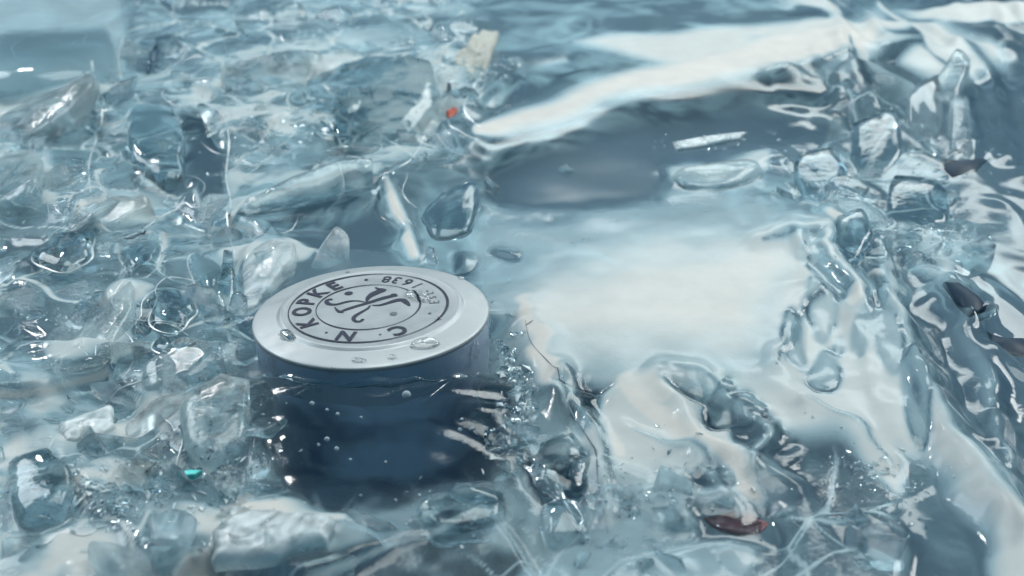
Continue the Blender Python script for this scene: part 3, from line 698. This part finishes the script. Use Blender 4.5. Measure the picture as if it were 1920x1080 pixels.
# ------------------------------------------------------------------ loose plates and slivers of ice
def lump(name, pts, thick, mat, lab, cat='ice plate', tilt=(0, 0), lift=0.0, group=None, seed=1):
    """melted lump: rounded outline, low uneven dome"""
    c = on_ice(sum(p[0] for p in pts) / len(pts), sum(p[1] for p in pts) / len(pts))
    ring = pts + [pts[0]]; out = []
    n_ = len(pts)
    for i in range(n_):
        p0, p1, p2, p3 = pts[i - 1], pts[i], pts[(i + 1) % n_], pts[(i + 2) % n_]
        for k in range(8):
            t = k / 8
            out.append(tuple(0.5 * (2 * b + (c_ - a) * t * 0.6 + (-2 * b + 2 * c_ - 0.6 * (c_ - a) + 0.0) * t * t * (3 - 2 * t)) for a, b, c_, d in zip(p0, p1, p2, p3)))
    p3 = [px(x_, y_, c.z + lift) for x_, y_ in out]
    c = sum(p3, Vector()) / len(p3); n = len(p3)
    v = []; f = []; rings = 14; rough_ = 0.22 if mat is GLASS else (1.0 if 'cream' in mat.name or mat is RED else 0.25); thick *= 0.7
    for i in range(rings):
        t = i / rings
        h = thick * (1 - (1 - min(1, t * 3.2)) ** 2) ** 0.6
        for p in p3:
            q = (p - c) * (1 - t)
            w = mnoise.noise(q * 330 + Vector((seed * 3.7, 0, 0))); w2 = mnoise.noise(q * 900 + Vector((0, seed * 1.7, 0)))
            r_ = abs(mnoise.noise(q * 200 + Vector((0, 0, seed * 2.3))))
            edge = 1 + 0.10 * mnoise.noise(p * 420 + Vector((seed, 0, 0)))
            v.append(Vector((q.x * edge, q.y * edge, h * (0.8 + rough_ * (0.7 * w + 0.35 * w2 - 1.1 * max(0.0, 0.22 - r_) * 4)) + tilt[0] * q.y + tilt[1] * q.x)))
    v.append(Vector((0, 0, thick))); top = len(v) - 1
    for i in range(rings - 1):
        for k in range(n): f.append((i * n + k, i * n + (k + 1) % n, (i + 1) * n + (k + 1) % n, (i + 1) * n + k))
    for k in range(n): f.append(((rings - 1) * n + k, (rings - 1) * n + (k + 1) % n, top))
    b0 = len(v)
    for k in range(n): v.append(v[k] * 0.96 - Vector((0, 0, thick * 0.5 + 0.0005)))
    for k in range(n): f.append((b0 + k, b0 + (k + 1) % n, (k + 1) % n, k))
    f.append(tuple(range(b0, b0 + n))[::-1])
    o = mesh_obj(name, v, f, mat); o.location = c
    bm = bmesh.new(); bm.from_mesh(o.data); bmesh.ops.recalc_face_normals(bm, faces=bm.faces); bm.to_mesh(o.data); bm.free()
    return tag(o, lab, cat, group)
def plate(name, pts, thick, mat, lab, cat='ice plate', tilt=(0, 0), lift=0.0, group=None, seed=1):
    """broken block: straight edges, bevelled, uneven top"""
    c = on_ice(sum(p[0] for p in pts) / len(pts), sum(p[1] for p in pts) / len(pts))
    p3 = [px(x_, y_, c.z + lift) for x_, y_ in pts]; c = sum(p3, Vector()) / len(p3)
    a2 = sum(p3[i].x * p3[(i + 1) % len(p3)].y - p3[(i + 1) % len(p3)].x * p3[i].y for i in range(len(p3)))
    if a2 < 0: p3 = p3[::-1]
    r_ = random.Random(seed); bm = bmesh.new()
    for p in p3:
        q = p - c; k1 = r_.uniform(0.88, 1.0); k2 = r_.uniform(0.75, 0.98)
        bm.verts.new((q.x * k1, q.y * k1, -thick * 0.9))
        bm.verts.new((q.x * k2, q.y * k2, thick * r_.uniform(0.25, 0.6) + tilt[0] * q.y * 1.5 + tilt[1] * q.x * 1.5))
    res = bmesh.ops.convex_hull(bm, input=bm.verts)
    bmesh.ops.delete(bm, geom=[g for g in res['geom_interior'] if isinstance(g, bmesh.types.BMVert)], context='VERTS')
    soften(bm, 3, 4, 0.00035, 330, seed)
    o = bm_obj(name, bm, mat, smooth=True); o.location = c
    return tag(o, lab, cat, group)
def soften(bm, it, cuts, amp, freq, seed):
    bmesh.ops.triangulate(bm, faces=bm.faces)
    bmesh.ops.subdivide_edges(bm, edges=list(bm.edges), cuts=cuts, use_grid_fill=True)
    for _ in range(it): bmesh.ops.smooth_vert(bm, verts=list(bm.verts), factor=0.5, use_axis_x=True, use_axis_y=True, use_axis_z=True)
    for v in bm.verts:
        q = v.co * freq + Vector((seed * 3.3, seed * 1.7, 0))
        v.co += Vector((mnoise.noise(q), mnoise.noise(q + Vector((7, 0, 0))), mnoise.noise(q + Vector((0, 7, 0))))) * amp
    bmesh.ops.recalc_face_normals(bm, faces=bm.faces)
PL = 'loose plates of ice'
for pts, th, mat, tilt, lab in [
    ([(445, 500), (470, 468), (520, 462), (572, 470), (560, 500), (505, 540), (455, 580)], 0.0020, CLOUD, (0.10, 0.08), 'pale plate of ice leaning against the back left of the stopper'),
    ([(418, 480), (440, 478), (446, 590), (420, 600), (400, 560)], 0.0025, GLASS, (0.05, 0.0), 'upright clear plate left of the pale leaning plate'),
    ([(-40, 20), (220, 20), (232, 130), (190, 175), (60, 190), (-40, 190)], 0.0060, GLASS, (-0.06, 0.05), 'big smooth blue block in the top left corner'),
    ([(-20, 280), (70, 290), (95, 330), (70, 390), (-20, 385)], 0.0030, FROST, (0.05, 0.15), 'pale slanted block on the left edge'),
    ([(-20, 215), (80, 190), (200, 160), (195, 185), (90, 240), (-20, 262)], 0.0030, FROST, (0.1, 0.05), 'pale wedge below the block in the top left corner'),
    ([(430, 375), (540, 350), (640, 330), (712, 318), (705, 338), (560, 366), (450, 388)], 0.0026, FROST, (0.18, 0.0), 'long pale edge of ice above the dark gap behind the stopper'),
    ([(235, 215), (330, 212), (352, 260), (345, 320), (310, 335), (230, 300)], 0.0030, GLASS, (0.05, -0.05), 'clear block beside the dark gap at the upper left'),
    ([(150, 400), (220, 378), (300, 385), (290, 405), (215, 430), (160, 440)], 0.0022, FROST, (0.1, 0.1), 'rounded pale plate at the left above the oval bubble'),
    ([(560, 150), (680, 110), (830, 120), (850, 200), (760, 280), (640, 290), (560, 230)], 0.0030, GLASS, (0.04, 0.03), 'broad clear slab behind the stopper at the top'),
    ([(330, 150), (520, 130), (620, 120), (600, 160), (430, 180), (320, 190)], 0.0026, FROST, (0.14, 0.0), 'long hazy slab across the upper left'),
    ([(620, 200), (690, 190), (700, 250), (650, 280), (620, 250)], 0.0022, GLASS, (0.1, -0.1), 'small clear block in front of the broad slab'),
    ([(110, 640), (200, 575), (255, 540), (270, 600), (200, 670), (120, 690)], 0.0022, FROST, (0.1, 0.12), 'creased pale plate left of the round flat bubble'),
    ([(250, 690), (330, 640), (400, 650), (440, 690), (380, 720), (280, 730)], 0.0022, FROST, (0.05, 0.05), 'crumpled pale ice at the left foot of the stopper'),
    ([(330, 760), (420, 715), (480, 740), (470, 830), (400, 870), (340, 830)], 0.0030, FROST, (0.12, 0.06), 'frosted block in front of the stopper at left'),
    ([(110, 800), (210, 770), (220, 800), (180, 830), (120, 830)], 0.0020, WHITE, (0.1, 0.0), 'whitish bar of ice low on the left'),
    ([(400, 1000), (470, 965), (560, 975), (628, 978), (612, 1010), (520, 1040), (400, 1050)], 0.0024, WHITE, (0.08, 0.0), 'bright white plate at the bottom left of the stopper'),
    ([(0, 880), (90, 850), (160, 900), (130, 980), (20, 1000)], 0.0030, GLASS, (0.1, 0.05), 'clear block in the bottom left corner'),
    ([(760, 950), (860, 910), (960, 930), (940, 1000), (800, 1010)], 0.0024, GLASS, (0.1, 0.0), 'clear lump in front of the sunken neck'),
    ([(990, 840), (1090, 820), (1120, 880), (1090, 940), (1000, 930)], 0.0026, GLASS, (0.08, -0.06), 'clear block right of the sunken neck'),
    ([(1000, 940), (1080, 950), (1120, 1020), (1020, 1030)], 0.0022, GLASS, (0.06, 0.04), 'clear block at the bottom behind the grey rod'),
    ([(1480, 310), (1560, 290), (1600, 330), (1570, 400), (1490, 390)], 0.0024, GLASS, (0.12, -0.1), 'clear shard at the left of the right-hand splinters'),
    ([(1590, 240), (1680, 230), (1700, 300), (1640, 340), (1590, 300)], 0.0026, GLASS, (0.08, 0.12), 'clear shard in the middle of the right-hand splinters'),
    ([(1690, 190), (1760, 160), (1780, 240), (1760, 300), (1700, 270)], 0.0030, GREYICE, (0.1, 0.05), 'rounded grey shard in the upper right'),
    ([(1770, 180), (1820, 190), (1830, 280), (1780, 300)], 0.0030, FROST, (0.1, -0.15), 'pale blue shard right of the rounded grey one'),
    ([(1660, 340), (1780, 350), (1800, 430), (1720, 470), (1650, 420)], 0.0026, GLASS, (0.1, 0.0), 'clear shard in front of the upper right shards'),
    ([(1560, 410), (1620, 400), (1650, 450), (1600, 500), (1550, 470)], 0.0022, GLASS, (0.1, 0.1), 'clear shard where the white folds meet'),
    ([(1240, 330), (1270, 318), (1360, 320), (1440, 300), (1440, 330), (1350, 355), (1280, 352)], 0.0018, FROST, (0.05, 0.0), 'pale lens of ice at the edge of the dark pool'),
    ([(1260, 268), (1320, 258), (1395, 250), (1390, 258), (1320, 272), (1270, 278)], 0.0008, WHITE, (0.05, 0), 'bright sliver in the middle of the dark pool'),
    ([(908, 325), (940, 355), (932, 357), (912, 340)], 0.0006, FROST, (0, 0), 'thin leaf-like sliver left in the dark pool'),
    ([(1040, 312), (1065, 305), (1078, 325), (1055, 324)], 0.0006, FROST, (0, 0), 'tiny pale flake in the dark pool'),
    ([(780, 400), (830, 360), (900, 340), (910, 380), (880, 440), (810, 450)], 0.0016, GLASS, (0.05, 0), 'clear bluish plate behind the stopper at right'),
    ([(570, 490), (632, 456), (655, 462), (660, 478), (600, 495)], 0.0016, CLOUD, (0.5, 0.0), 'curled white sliver standing behind the stopper'),
    ([(1730, 160), (1790, 110), (1830, 130), (1790, 190)], 0.0026, FROST, (0.15, 0.1), 'white shard near the top right corner'),
    ([(850, 112), (875, 92), (905, 72), (935, 76), (922, 104), (912, 134), (884, 150), (868, 130)], 0.0016, None, (0.12, 0.0), 'cream-coloured crumbly lump of frost at the top')]:
    if mat is None:
        mat, _b = principled('cream_frost', (0.72, 0.72, 0.66), 0.5, trans=0.6, ior=1.31); add_noise_bump(mat, _b, 500, 0.9, 0.001)
    (plate if mat in (GLASS, FROST, GREYICE, CLOUD) else lump)('ice_plate', pts, th * (1.25 if mat is not WHITE else 0.8), mat, lab, 'ice plate', tilt, 0.0004, PL, seed=len(bpy.data.objects))

# ------------------------------------------------------------------ threads, ridges and cracks of the ice (parts of the ice)
def tube(name, pts, r, mat, parent=None, lift=0.0, n=6, flat=False, plane_z=None):
    pts = catmull(pts, 6)
    p3 = []
    for p in pts:
        q = on_ice(p[0], p[1]) if plane_z is None else px(p[0], p[1], plane_z)
        p3.append(q + Vector((0, 0, lift)))
    v = []; f = []
    for i, p in enumerate(p3):
        t = (p3[min(len(p3) - 1, i + 1)] - p3[max(0, i - 1)]).normalized()
        a = t.cross(Vector((0, 0, 1))).normalized(); b = a.cross(t)
        e = min(1, 3.0 * min(i, len(p3) - 1 - i) / len(p3) + 0.25)
        for k in range(n):
            an = 2 * math.pi * k / n; v.append(p + (a * math.cos(an) + b * math.sin(an) * 0.7) * r * e * (0.7 + 0.9 * mnoise.noise(p * 350)))
    for i in range(len(p3) - 1):
        for k in range(n): f.append((i * n + k, i * n + (k + 1) % n, (i + 1) * n + (k + 1) % n, (i + 1) * n + k))
    f.append(tuple(range(n))[::-1]); f.append(tuple(range((len(p3) - 1) * n, len(p3) * n)))
    return mesh_obj(name, v, f, mat, parent)
FAINT = GLASS
DARKCRACK, dk = principled('dark_crack', (0.05, 0.09, 0.13), 0.3)
for pts, r in [
    ([(490, 742), (540, 730), (620, 711), (690, 715), (760, 724), (800, 722), (850, 709), (885, 712), (905, 730)], 0.00016),
    ([(552, 742), (590, 722), (620, 712)], 0.00014),
    ([(805, 745), (830, 725), (845, 712)], 0.00010),
    ([(418, 215), (430, 262), (424, 330), (432, 380), (428, 430), (440, 478)], 0.00020),
    ([(234, 60), (222, 110), (228, 155)], 0.00025),
    ([(170, 360), (168, 300), (200, 215), (220, 190)], 0.00030),
    ([(430, 372), (380, 392), (320, 398), (255, 440), (215, 462)], 0.00022),
    ([(215, 462), (300, 458), (302, 490), (275, 520), (235, 525), (212, 560), (225, 590), (270, 602), (340, 612), (365, 598)], 0.00016),
    ([(270, 602), (295, 570), (292, 540), (320, 520), (380, 530)], 0.00016),
    ([(560, 405), (545, 432), (500, 440), (470, 430)], 0.00010),
    ([(640, 200), (620, 230), (642, 280), (635, 350)], 0.00016),
    ([(700, 335), (735, 320), (770, 300), (792, 265), (795, 255)], 0.00020),
    ([(250, 160), (360, 150), (470, 138), (560, 120), (640, 120)], 0.00022),
    ([(560, 240), (500, 300), (430, 320)], 0.00014),
    ([(900, 240), (870, 205), (890, 160), (915, 130)], 0.00030),
    ([(815, 215), (850, 240), (895, 262)], 0.00028),
    ([(150, 700), (215, 650), (330, 640)], 0.00014),
    ([(180, 770), (250, 720), (320, 700), (350, 640)], 0.00014),
    ([(330, 880), (345, 800), (340, 740)], 0.00016)]:
    tube('white_crack', pts, r if pts[0][1] < 700 or pts[0][0] > 930 else r * 0.6, THREAD if pts[0][1] < 700 or not 480 < pts[0][0] < 930 else FAINT, ice, 0.00005)
rc = random.Random(21)
for k in range(55):
    zone = rc.choice([(-20, 60, 900, 330), (-20, 330, 440, 720), (-20, 700, 480, 1060)])
    x_ = rc.uniform(zone[0], zone[2]); y_ = rc.uniform(zone[1], zone[3]); a = rc.uniform(0, 6.28); turn = rc.gauss(0, 0.35); st_ = rc.uniform(10, 26)
    pts = []
    for q in range(rc.randint(4, 8)):
        pts.append((x_, y_)); a += turn + rc.gauss(0, 0.35); x_ += math.cos(a) * st_ * 1.3; y_ += math.sin(a) * st_ * 0.8
    if any((p[0] - 696) ** 2 / 250 ** 2 + (p[1] - 620) ** 2 / 140 ** 2 < 1 for p in pts): continue
    tube('white_crack', pts, rc.uniform(0.00005, 0.00012), THREAD, ice, 0.00005, 5)
for pts, r in [
    ([(985, 600), (995, 640), (1030, 680), (1058, 710), (1066, 762), (1105, 825), (1118, 850), (1122, 910), (1140, 1000)], 0.00010),
    ([(985, 610), (1000, 600)], 0.00014),
    ([(660, 160), (690, 180), (705, 210)], 0.00016), ([(705, 335), (740, 310), (765, 300)], 0.00014),
    ([(225, 455), (270, 440), (265, 425)], 0.00030)]:
    tube('dark_crack', pts, r, DARKCRACK, ice, 0.00003)
BUB, _bb = principled('trapped_air', (0.60, 0.70, 0.76), 0.2, trans=0.5, ior=1.1)
for (x_, y_, r_) in [(585, 757, 5), (613, 769, 3.5), (633, 777, 4), (677, 783, 3), (613, 824, 5), (631, 842, 4.5), (597, 834, 3), (657, 862, 3), (762, 741, 9), (862, 806, 4), (887, 804, 4), (870, 830, 3.5), (866, 786, 4), (723, 867, 3), (895, 745, 4)]:
    bm = bmesh.new(); bmesh.ops.create_uvsphere(bm, u_segments=12, v_segments=8, radius=r_ * 0.000062)
    b_ = bm_obj('trapped_bubble', bm, BUB, ice); b_.location = on_ice(x_, y_)
o = tube('ice_rod', [(985, 880), (1030, 915), (1065, 960), (1095, 1020)], 0.0011, GREYICE, None, 0.0003, 10)
tag(o, 'smooth grey rod of ice running to the bottom edge', 'ice rod')

# ------------------------------------------------------------------ small things frozen in, and one painted glint
o = lump('red_scrap', [(1315, 972), (1350, 968), (1382, 962), (1412, 972), (1440, 985), (1425, 1000), (1385, 1005), (1350, 995), (1330, 985)], 0.00035, RED, 'crumpled dark red scrap in the ice at the bottom', 'scrap', (0.05, 0.1), -0.0007)
o = lump('red_fleck', [(836, 212), (848, 202), (860, 206), (854, 218), (842, 222)], 0.0008, principled('dull_red', (0.30, 0.05, 0.025), 0.35)[0], 'small bright red fleck behind the stopper', 'fleck', (0, 0), 0.0002)
o = lump('turquoise_glint', [(340, 886), (356, 882), (378, 882), (366, 890), (350, 893)], 0.0003, principled('turquoise', (0.12, 0.62, 0.60), 0.2)[0], 'tiny turquoise glint, built as a flake, in the frosty ice at lower left', 'glint', (0, 0), 0.0009)  # prismatic glint of light painted as a small turquoise flake

# ------------------------------------------------------------------ crushed pieces
def hull(seed, flat):
    r_ = random.Random(seed); bm = bmesh.new()
    for _ in range(r_.randint(9, 14)):
        v = Vector((r_.gauss(0, 1), r_.gauss(0, 1), r_.gauss(0, 1))).normalized() * r_.uniform(0.7, 1.0)
        bm.verts.new((v.x, v.y * r_.uniform(0.5, 1.0), v.z * flat))
    res = bmesh.ops.convex_hull(bm, input=bm.verts)
    bmesh.ops.delete(bm, geom=[g for g in res['geom_interior'] if isinstance(g, bmesh.types.BMVert)], context='VERTS')
    bmesh.ops.bevel(bm, geom=list(bm.edges), offset=0.05, segments=1, affect='EDGES', clamp_overlap=True)
    return bm
variants = []
for k in range(14):
    bm = hull(100 + k, 0.38 if k % 3 else 0.2)
    if k % 2: soften(bm, 3, 3, 0.06, 2.6, k)
    me = bpy.data.meshes.new('ice_shard'); bm.to_mesh(me); bm.free()
    if k % 2: me.polygons.foreach_set('use_smooth', [True] * len(me.polygons))
    me.materials.append(GLASS if k % 5 else FROST); variants.append(me)
rs = random.Random(5)
zones = [((-60, 60, 900, 300), 62, 'clear ice shard in the crushed ice behind the stopper', 'shards behind the stopper'),
         ((-60, 300, 440, 720), 62, 'clear ice shard in the crushed ice left of the stopper', 'shards left of the stopper'),
         ((-60, 730, 500, 1070), 60, 'frosty ice shard in the crushed ice in the lower left corner', 'shards in the lower left corner'),
         ((930, 610, 1000, 900), 26, 'small ice shard heaped against the right side of the stopper', 'shards right of the stopper'),
         ((1000, 900, 1700, 1070), 34, 'small ice shard among the splinters at the bottom right', 'shards at the bottom right'),
         ((1450, 120, 1840, 500), 40, 'clear ice shard in the splintered patch at the upper right', 'shards at the upper right')]
shards = []
for (x0, y0, x1, y1), cnt, lab, grp in zones:
    done = 0
    while done < cnt:
        u_ = rs.uniform(x0, x1); v_ = rs.uniform(y0, y1)
        p = on_ice(u_, v_)
        if math.hypot(p.x, p.y) < 0.0155 + (0.0045 if x1 - x0 > 300 else 0.0015): continue
        j = min(nx - 1, np.searchsorted(xs, p.x)); i = min(ny - 1, np.searchsorted(ys, p.y))
        if crush[i, j] < 0.45 or void[i, j] > 0.3: continue
        big = 0.0085 if x1 - x0 > 300 else 0.0032
        sc = big * rs.uniform(0.25, 1.0) ** 1.5
        if x0 >= 1000: sc *= 0.55
        o = bpy.data.objects.new('ice_shard', variants[rs.randrange(14)]); link(o)
        o.location = p - Vector((0, 0, sc * 0.12)); o.scale = (sc * rs.uniform(0.5, 1.4), sc, sc)
        o.rotation_euler = (rs.gauss(0, 0.45), rs.gauss(0, 0.45), rs.uniform(0, 6.28))
        tag(o, None, 'ice shard', grp); shards.append((o, u_, v_, sc)); done += 1
# every shard is named by its nearest landmark, its side and its size there
LM = [(120, 110, 'the blue corner block'), (40, 335, 'the slanted left-edge block'), (100, 215, 'the pale wedge'), (290, 275, 'the block beside the dark gap'), (225, 405, 'the rounded pale plate'),
      (570, 350, 'the long pale edge'), (700, 200, 'the broad clear slab'), (470, 155, 'the long hazy slab'), (655, 240, 'the small clear block'), (890, 110, 'the cream lump'), (848, 212, 'the red fleck'),
      (125, 472, 'the big oval bubble'), (265, 482, 'the ring-shaped bubble'), (320, 585, 'the round flat bubble'), (390, 520, 'the blue bubble'), (510, 510, 'the pale leaning plate'),
      (190, 620, 'the creased pale plate'), (345, 690, 'the crumpled pale ice'), (410, 795, 'the frosted block'), (165, 800, 'the whitish bar'), (358, 887, 'the turquoise glint'),
      (80, 920, 'the bottom left clear block'), (515, 1005, 'the bright white plate'), (860, 960, 'the lump before the neck'), (930, 660, 'the right wall of the stopper'), (1050, 880, 'the block right of the neck'),
      (1060, 975, 'the grey rod'), (1380, 985, 'the red scrap'), (1535, 345, 'the leftmost right-hand shard'), (1640, 290, 'the middle right-hand shard'), (1730, 230, 'the rounded grey shard'),
      (1800, 240, 'the pale blue shard'), (1725, 400, 'the shard below the grey one'), (1600, 450, 'the shard where white folds meet'), (1640, 940, 'the bottom right splinters')]
ORD = ['largest', 'second largest', 'third largest', 'fourth largest', 'fifth largest', 'sixth largest', 'seventh largest', 'eighth largest', 'ninth largest', 'tenth largest', 'eleventh largest', 'twelfth largest',
       'thirteenth largest', 'fourteenth largest', 'fifteenth largest', 'sixteenth largest', 'seventeenth largest', 'eighteenth largest', 'nineteenth largest', 'twentieth largest']
bins = {}
for o, u_, v_, sc in shards:
    lx, ly, ln = min(LM, key=lambda q: math.hypot(q[0] - u_, 1.6 * (q[1] - v_)))
    ddx, ddy = u_ - lx, 1.6 * (v_ - ly)
    side = ('right of' if ddx > 0 else 'left of') if abs(ddx) > abs(ddy) else ('in front of' if ddy > 0 else 'behind')
    bins.setdefault((ln, side), []).append((sc, o))
for (ln, side), lst in bins.items():
    lst.sort(key=lambda q: -q[0])
    for k, (sc, o) in enumerate(lst):
        o['label'] = ('single ice shard just %s %s' % (side, ln)) if len(lst) == 1 else '%s of the ice shards just %s %s' % (ORD[min(k, 19)], side, ln)
# larger chunks that grip the stopper
for k, (x_, y_, r0, sx, dz, rot, lab) in enumerate([
    (452, 585, 0.0040, 0.5, 0.0006, (0.5, 0.3, 0.4), 'clear chunk wedged against the left wall of the stopper'),
    (455, 668, 0.0042, 0.6, 0.0002, (0.2, -0.4, 1.2), 'clear chunk at the lower left foot of the stopper'),
    (500, 500, 0.0036, 0.5, 0.0010, (0.6, 0.2, 0.9), 'clear chunk pressed to the back left rim of the stopper'),
    (812, 486, 0.0030, 0.5, 0.0004, (0.4, -0.2, 0.2), 'low clear chunk at the back right rim of the stopper'),
    (945, 655, 0.0026, 0.5, 0.0006, (0.3, 0.6, 1.4), 'upright sliver against the right wall of the stopper'),
    (968, 735, 0.0034, 0.5, 0.0008, (0.2, 0.5, 1.7), 'jagged chunk at the right foot of the stopper'),
    (985, 815, 0.0034, 0.6, 0.0004, (-0.3, 0.3, 0.7), 'clear chunk below the jagged one, right of the sunken neck'),
    (500, 800, 0.0046, 0.6, 0.0000, (0.3, -0.3, 0.3), 'clear chunk at the front left of the sunken neck'),
    (700, 975, 0.0050, 0.7, -0.0004, (0.2, 0.1, 0.1), 'wide clear chunk in front of the sunken neck'),
    (880, 930, 0.0044, 0.6, 0.0000, (0.2, 0.2, 2.2), 'clear chunk at the front right of the sunken neck')]):
    p = on_ice(x_, y_); o = bpy.data.objects.new('ice_chunk', variants[(k * 3 + 1) % 14 if ((k * 3 + 1) % 14) % 5 else 1]); link(o)
    o.location = p + Vector((0, 0, dz)); o.scale = (r0 * sx * 1.3, r0, r0 * 1.2); o.rotation_euler = rot
    tag(o, lab, 'ice chunk', 'chunks gripping the stopper')
# wavy collar of ice round the front of the stopper
cv_ = []; cf_ = []; NS = 90
for i in range(NS + 1):
    ph = -1.25 + 2.5 * i / NS
    zz = 0.0019 - 0.0052 * max(0, (abs(ph) - 0.45)) / 1.0 + 0.00035 * math.sin(ph * 6.5 + 0.6) + 0.0002 * math.sin(ph * 17)
    rr_ = (0.00050 + 0.00022 * math.sin(ph * 9)) * min(1, 6 * min(i, NS - i) / NS + 0.15)
    for k in range(8):
        an = 6.2832 * k / 8; r_ = 0.01485 + rr_ * math.cos(an)
        cv_.append((r_ * math.sin(ph), -r_ * math.cos(ph), zz + rr_ * 1.1 * math.sin(an)))
for i in range(NS):
    for k in range(8): cf_.append((i * 8 + k, i * 8 + (k + 1) % 8, (i + 1) * 8 + (k + 1) % 8, (i + 1) * 8 + k))
mesh_obj('ice_collar', cv_, cf_, FROST, ice)
# crumbs: far too many to count
cv = []; cf = []
tpl = []
for k in range(6):
    r_ = random.Random(k); bm = bmesh.new()
    for _ in range(7): bm.verts.new(Vector((r_.gauss(0, 1), r_.gauss(0, 1), r_.gauss(0, 1))).normalized() * r_.uniform(0.6, 1))
    res = bmesh.ops.convex_hull(bm, input=bm.verts); bm.verts.index_update()
    tpl.append(([v.co.copy() for v in bm.verts], [[v.index for v in f.verts] for f in bm.faces])); bm.free()
def crumbs(cx, cy, sx, sy, count, smin, smax):
    for _ in range(int(count * 0.55)):
        p = on_ice(rs.gauss(cx, sx), rs.gauss(cy, sy))
        if math.hypot(p.x, p.y) < 0.0158: continue
        s_ = rs.uniform(smin, smax) * 0.7; vs, fs = tpl[rs.randrange(6)]; b = len(cv); a = rs.uniform(0, 6.28); e = rs.uniform(1.0, 4.5)
        for q in vs:
            cv.append((p.x + s_ * (q.x * e * math.cos(a) - q.y * math.sin(a)), p.y + s_ * (q.x * e * math.sin(a) + q.y * math.cos(a)), p.z + s_ * (q.z + 0.4)))
        for f in fs: cf.append([b + i for i in f])
for args in [(952, 690, 14, 45, 70, .0002, .0008), (975, 780, 20, 50, 80, .0002, .0009), (935, 850, 22, 35, 40, .0002, .0006),
             (250, 930, 110, 45, 700, .00012, .00055), (420, 860, 60, 60, 260, .0001, .0005), (430, 690, 40, 50, 260, .0001, .0004),
             (120, 360, 60, 60, 260, .00012, .0005), (540, 190, 170, 70, 420, .00012, .0006), (880, 130, 60, 30, 240, .00015, .0006), (1330, 268, 60, 8, 90, .0001, .0004),
             (1700, 330, 80, 70, 300, .0001, .0005), (1640, 910, 70, 50, 260, .00008, .0004), (1200, 930, 90, 50, 260, .00008, .0004), (1780, 440, 60, 25, 120, .0001, .0004),
             (180, 560, 120, 90, 240, .0001, .0004), (820, 960, 60, 25, 90, .0001, .0004)]:
    crumbs(*args)
o = mesh_obj('ice_crumbs', cv, cf, GLASS, None, False); o.data.materials.append(WHITE)
o.data.polygons.foreach_set('material_index', [1 if (f[0] // 7) % 5 < 2 else 0 for f in cf])
tag(o, 'fine glittering ice crumbs scattered over the crushed ice', 'ice crumbs', kind='stuff')
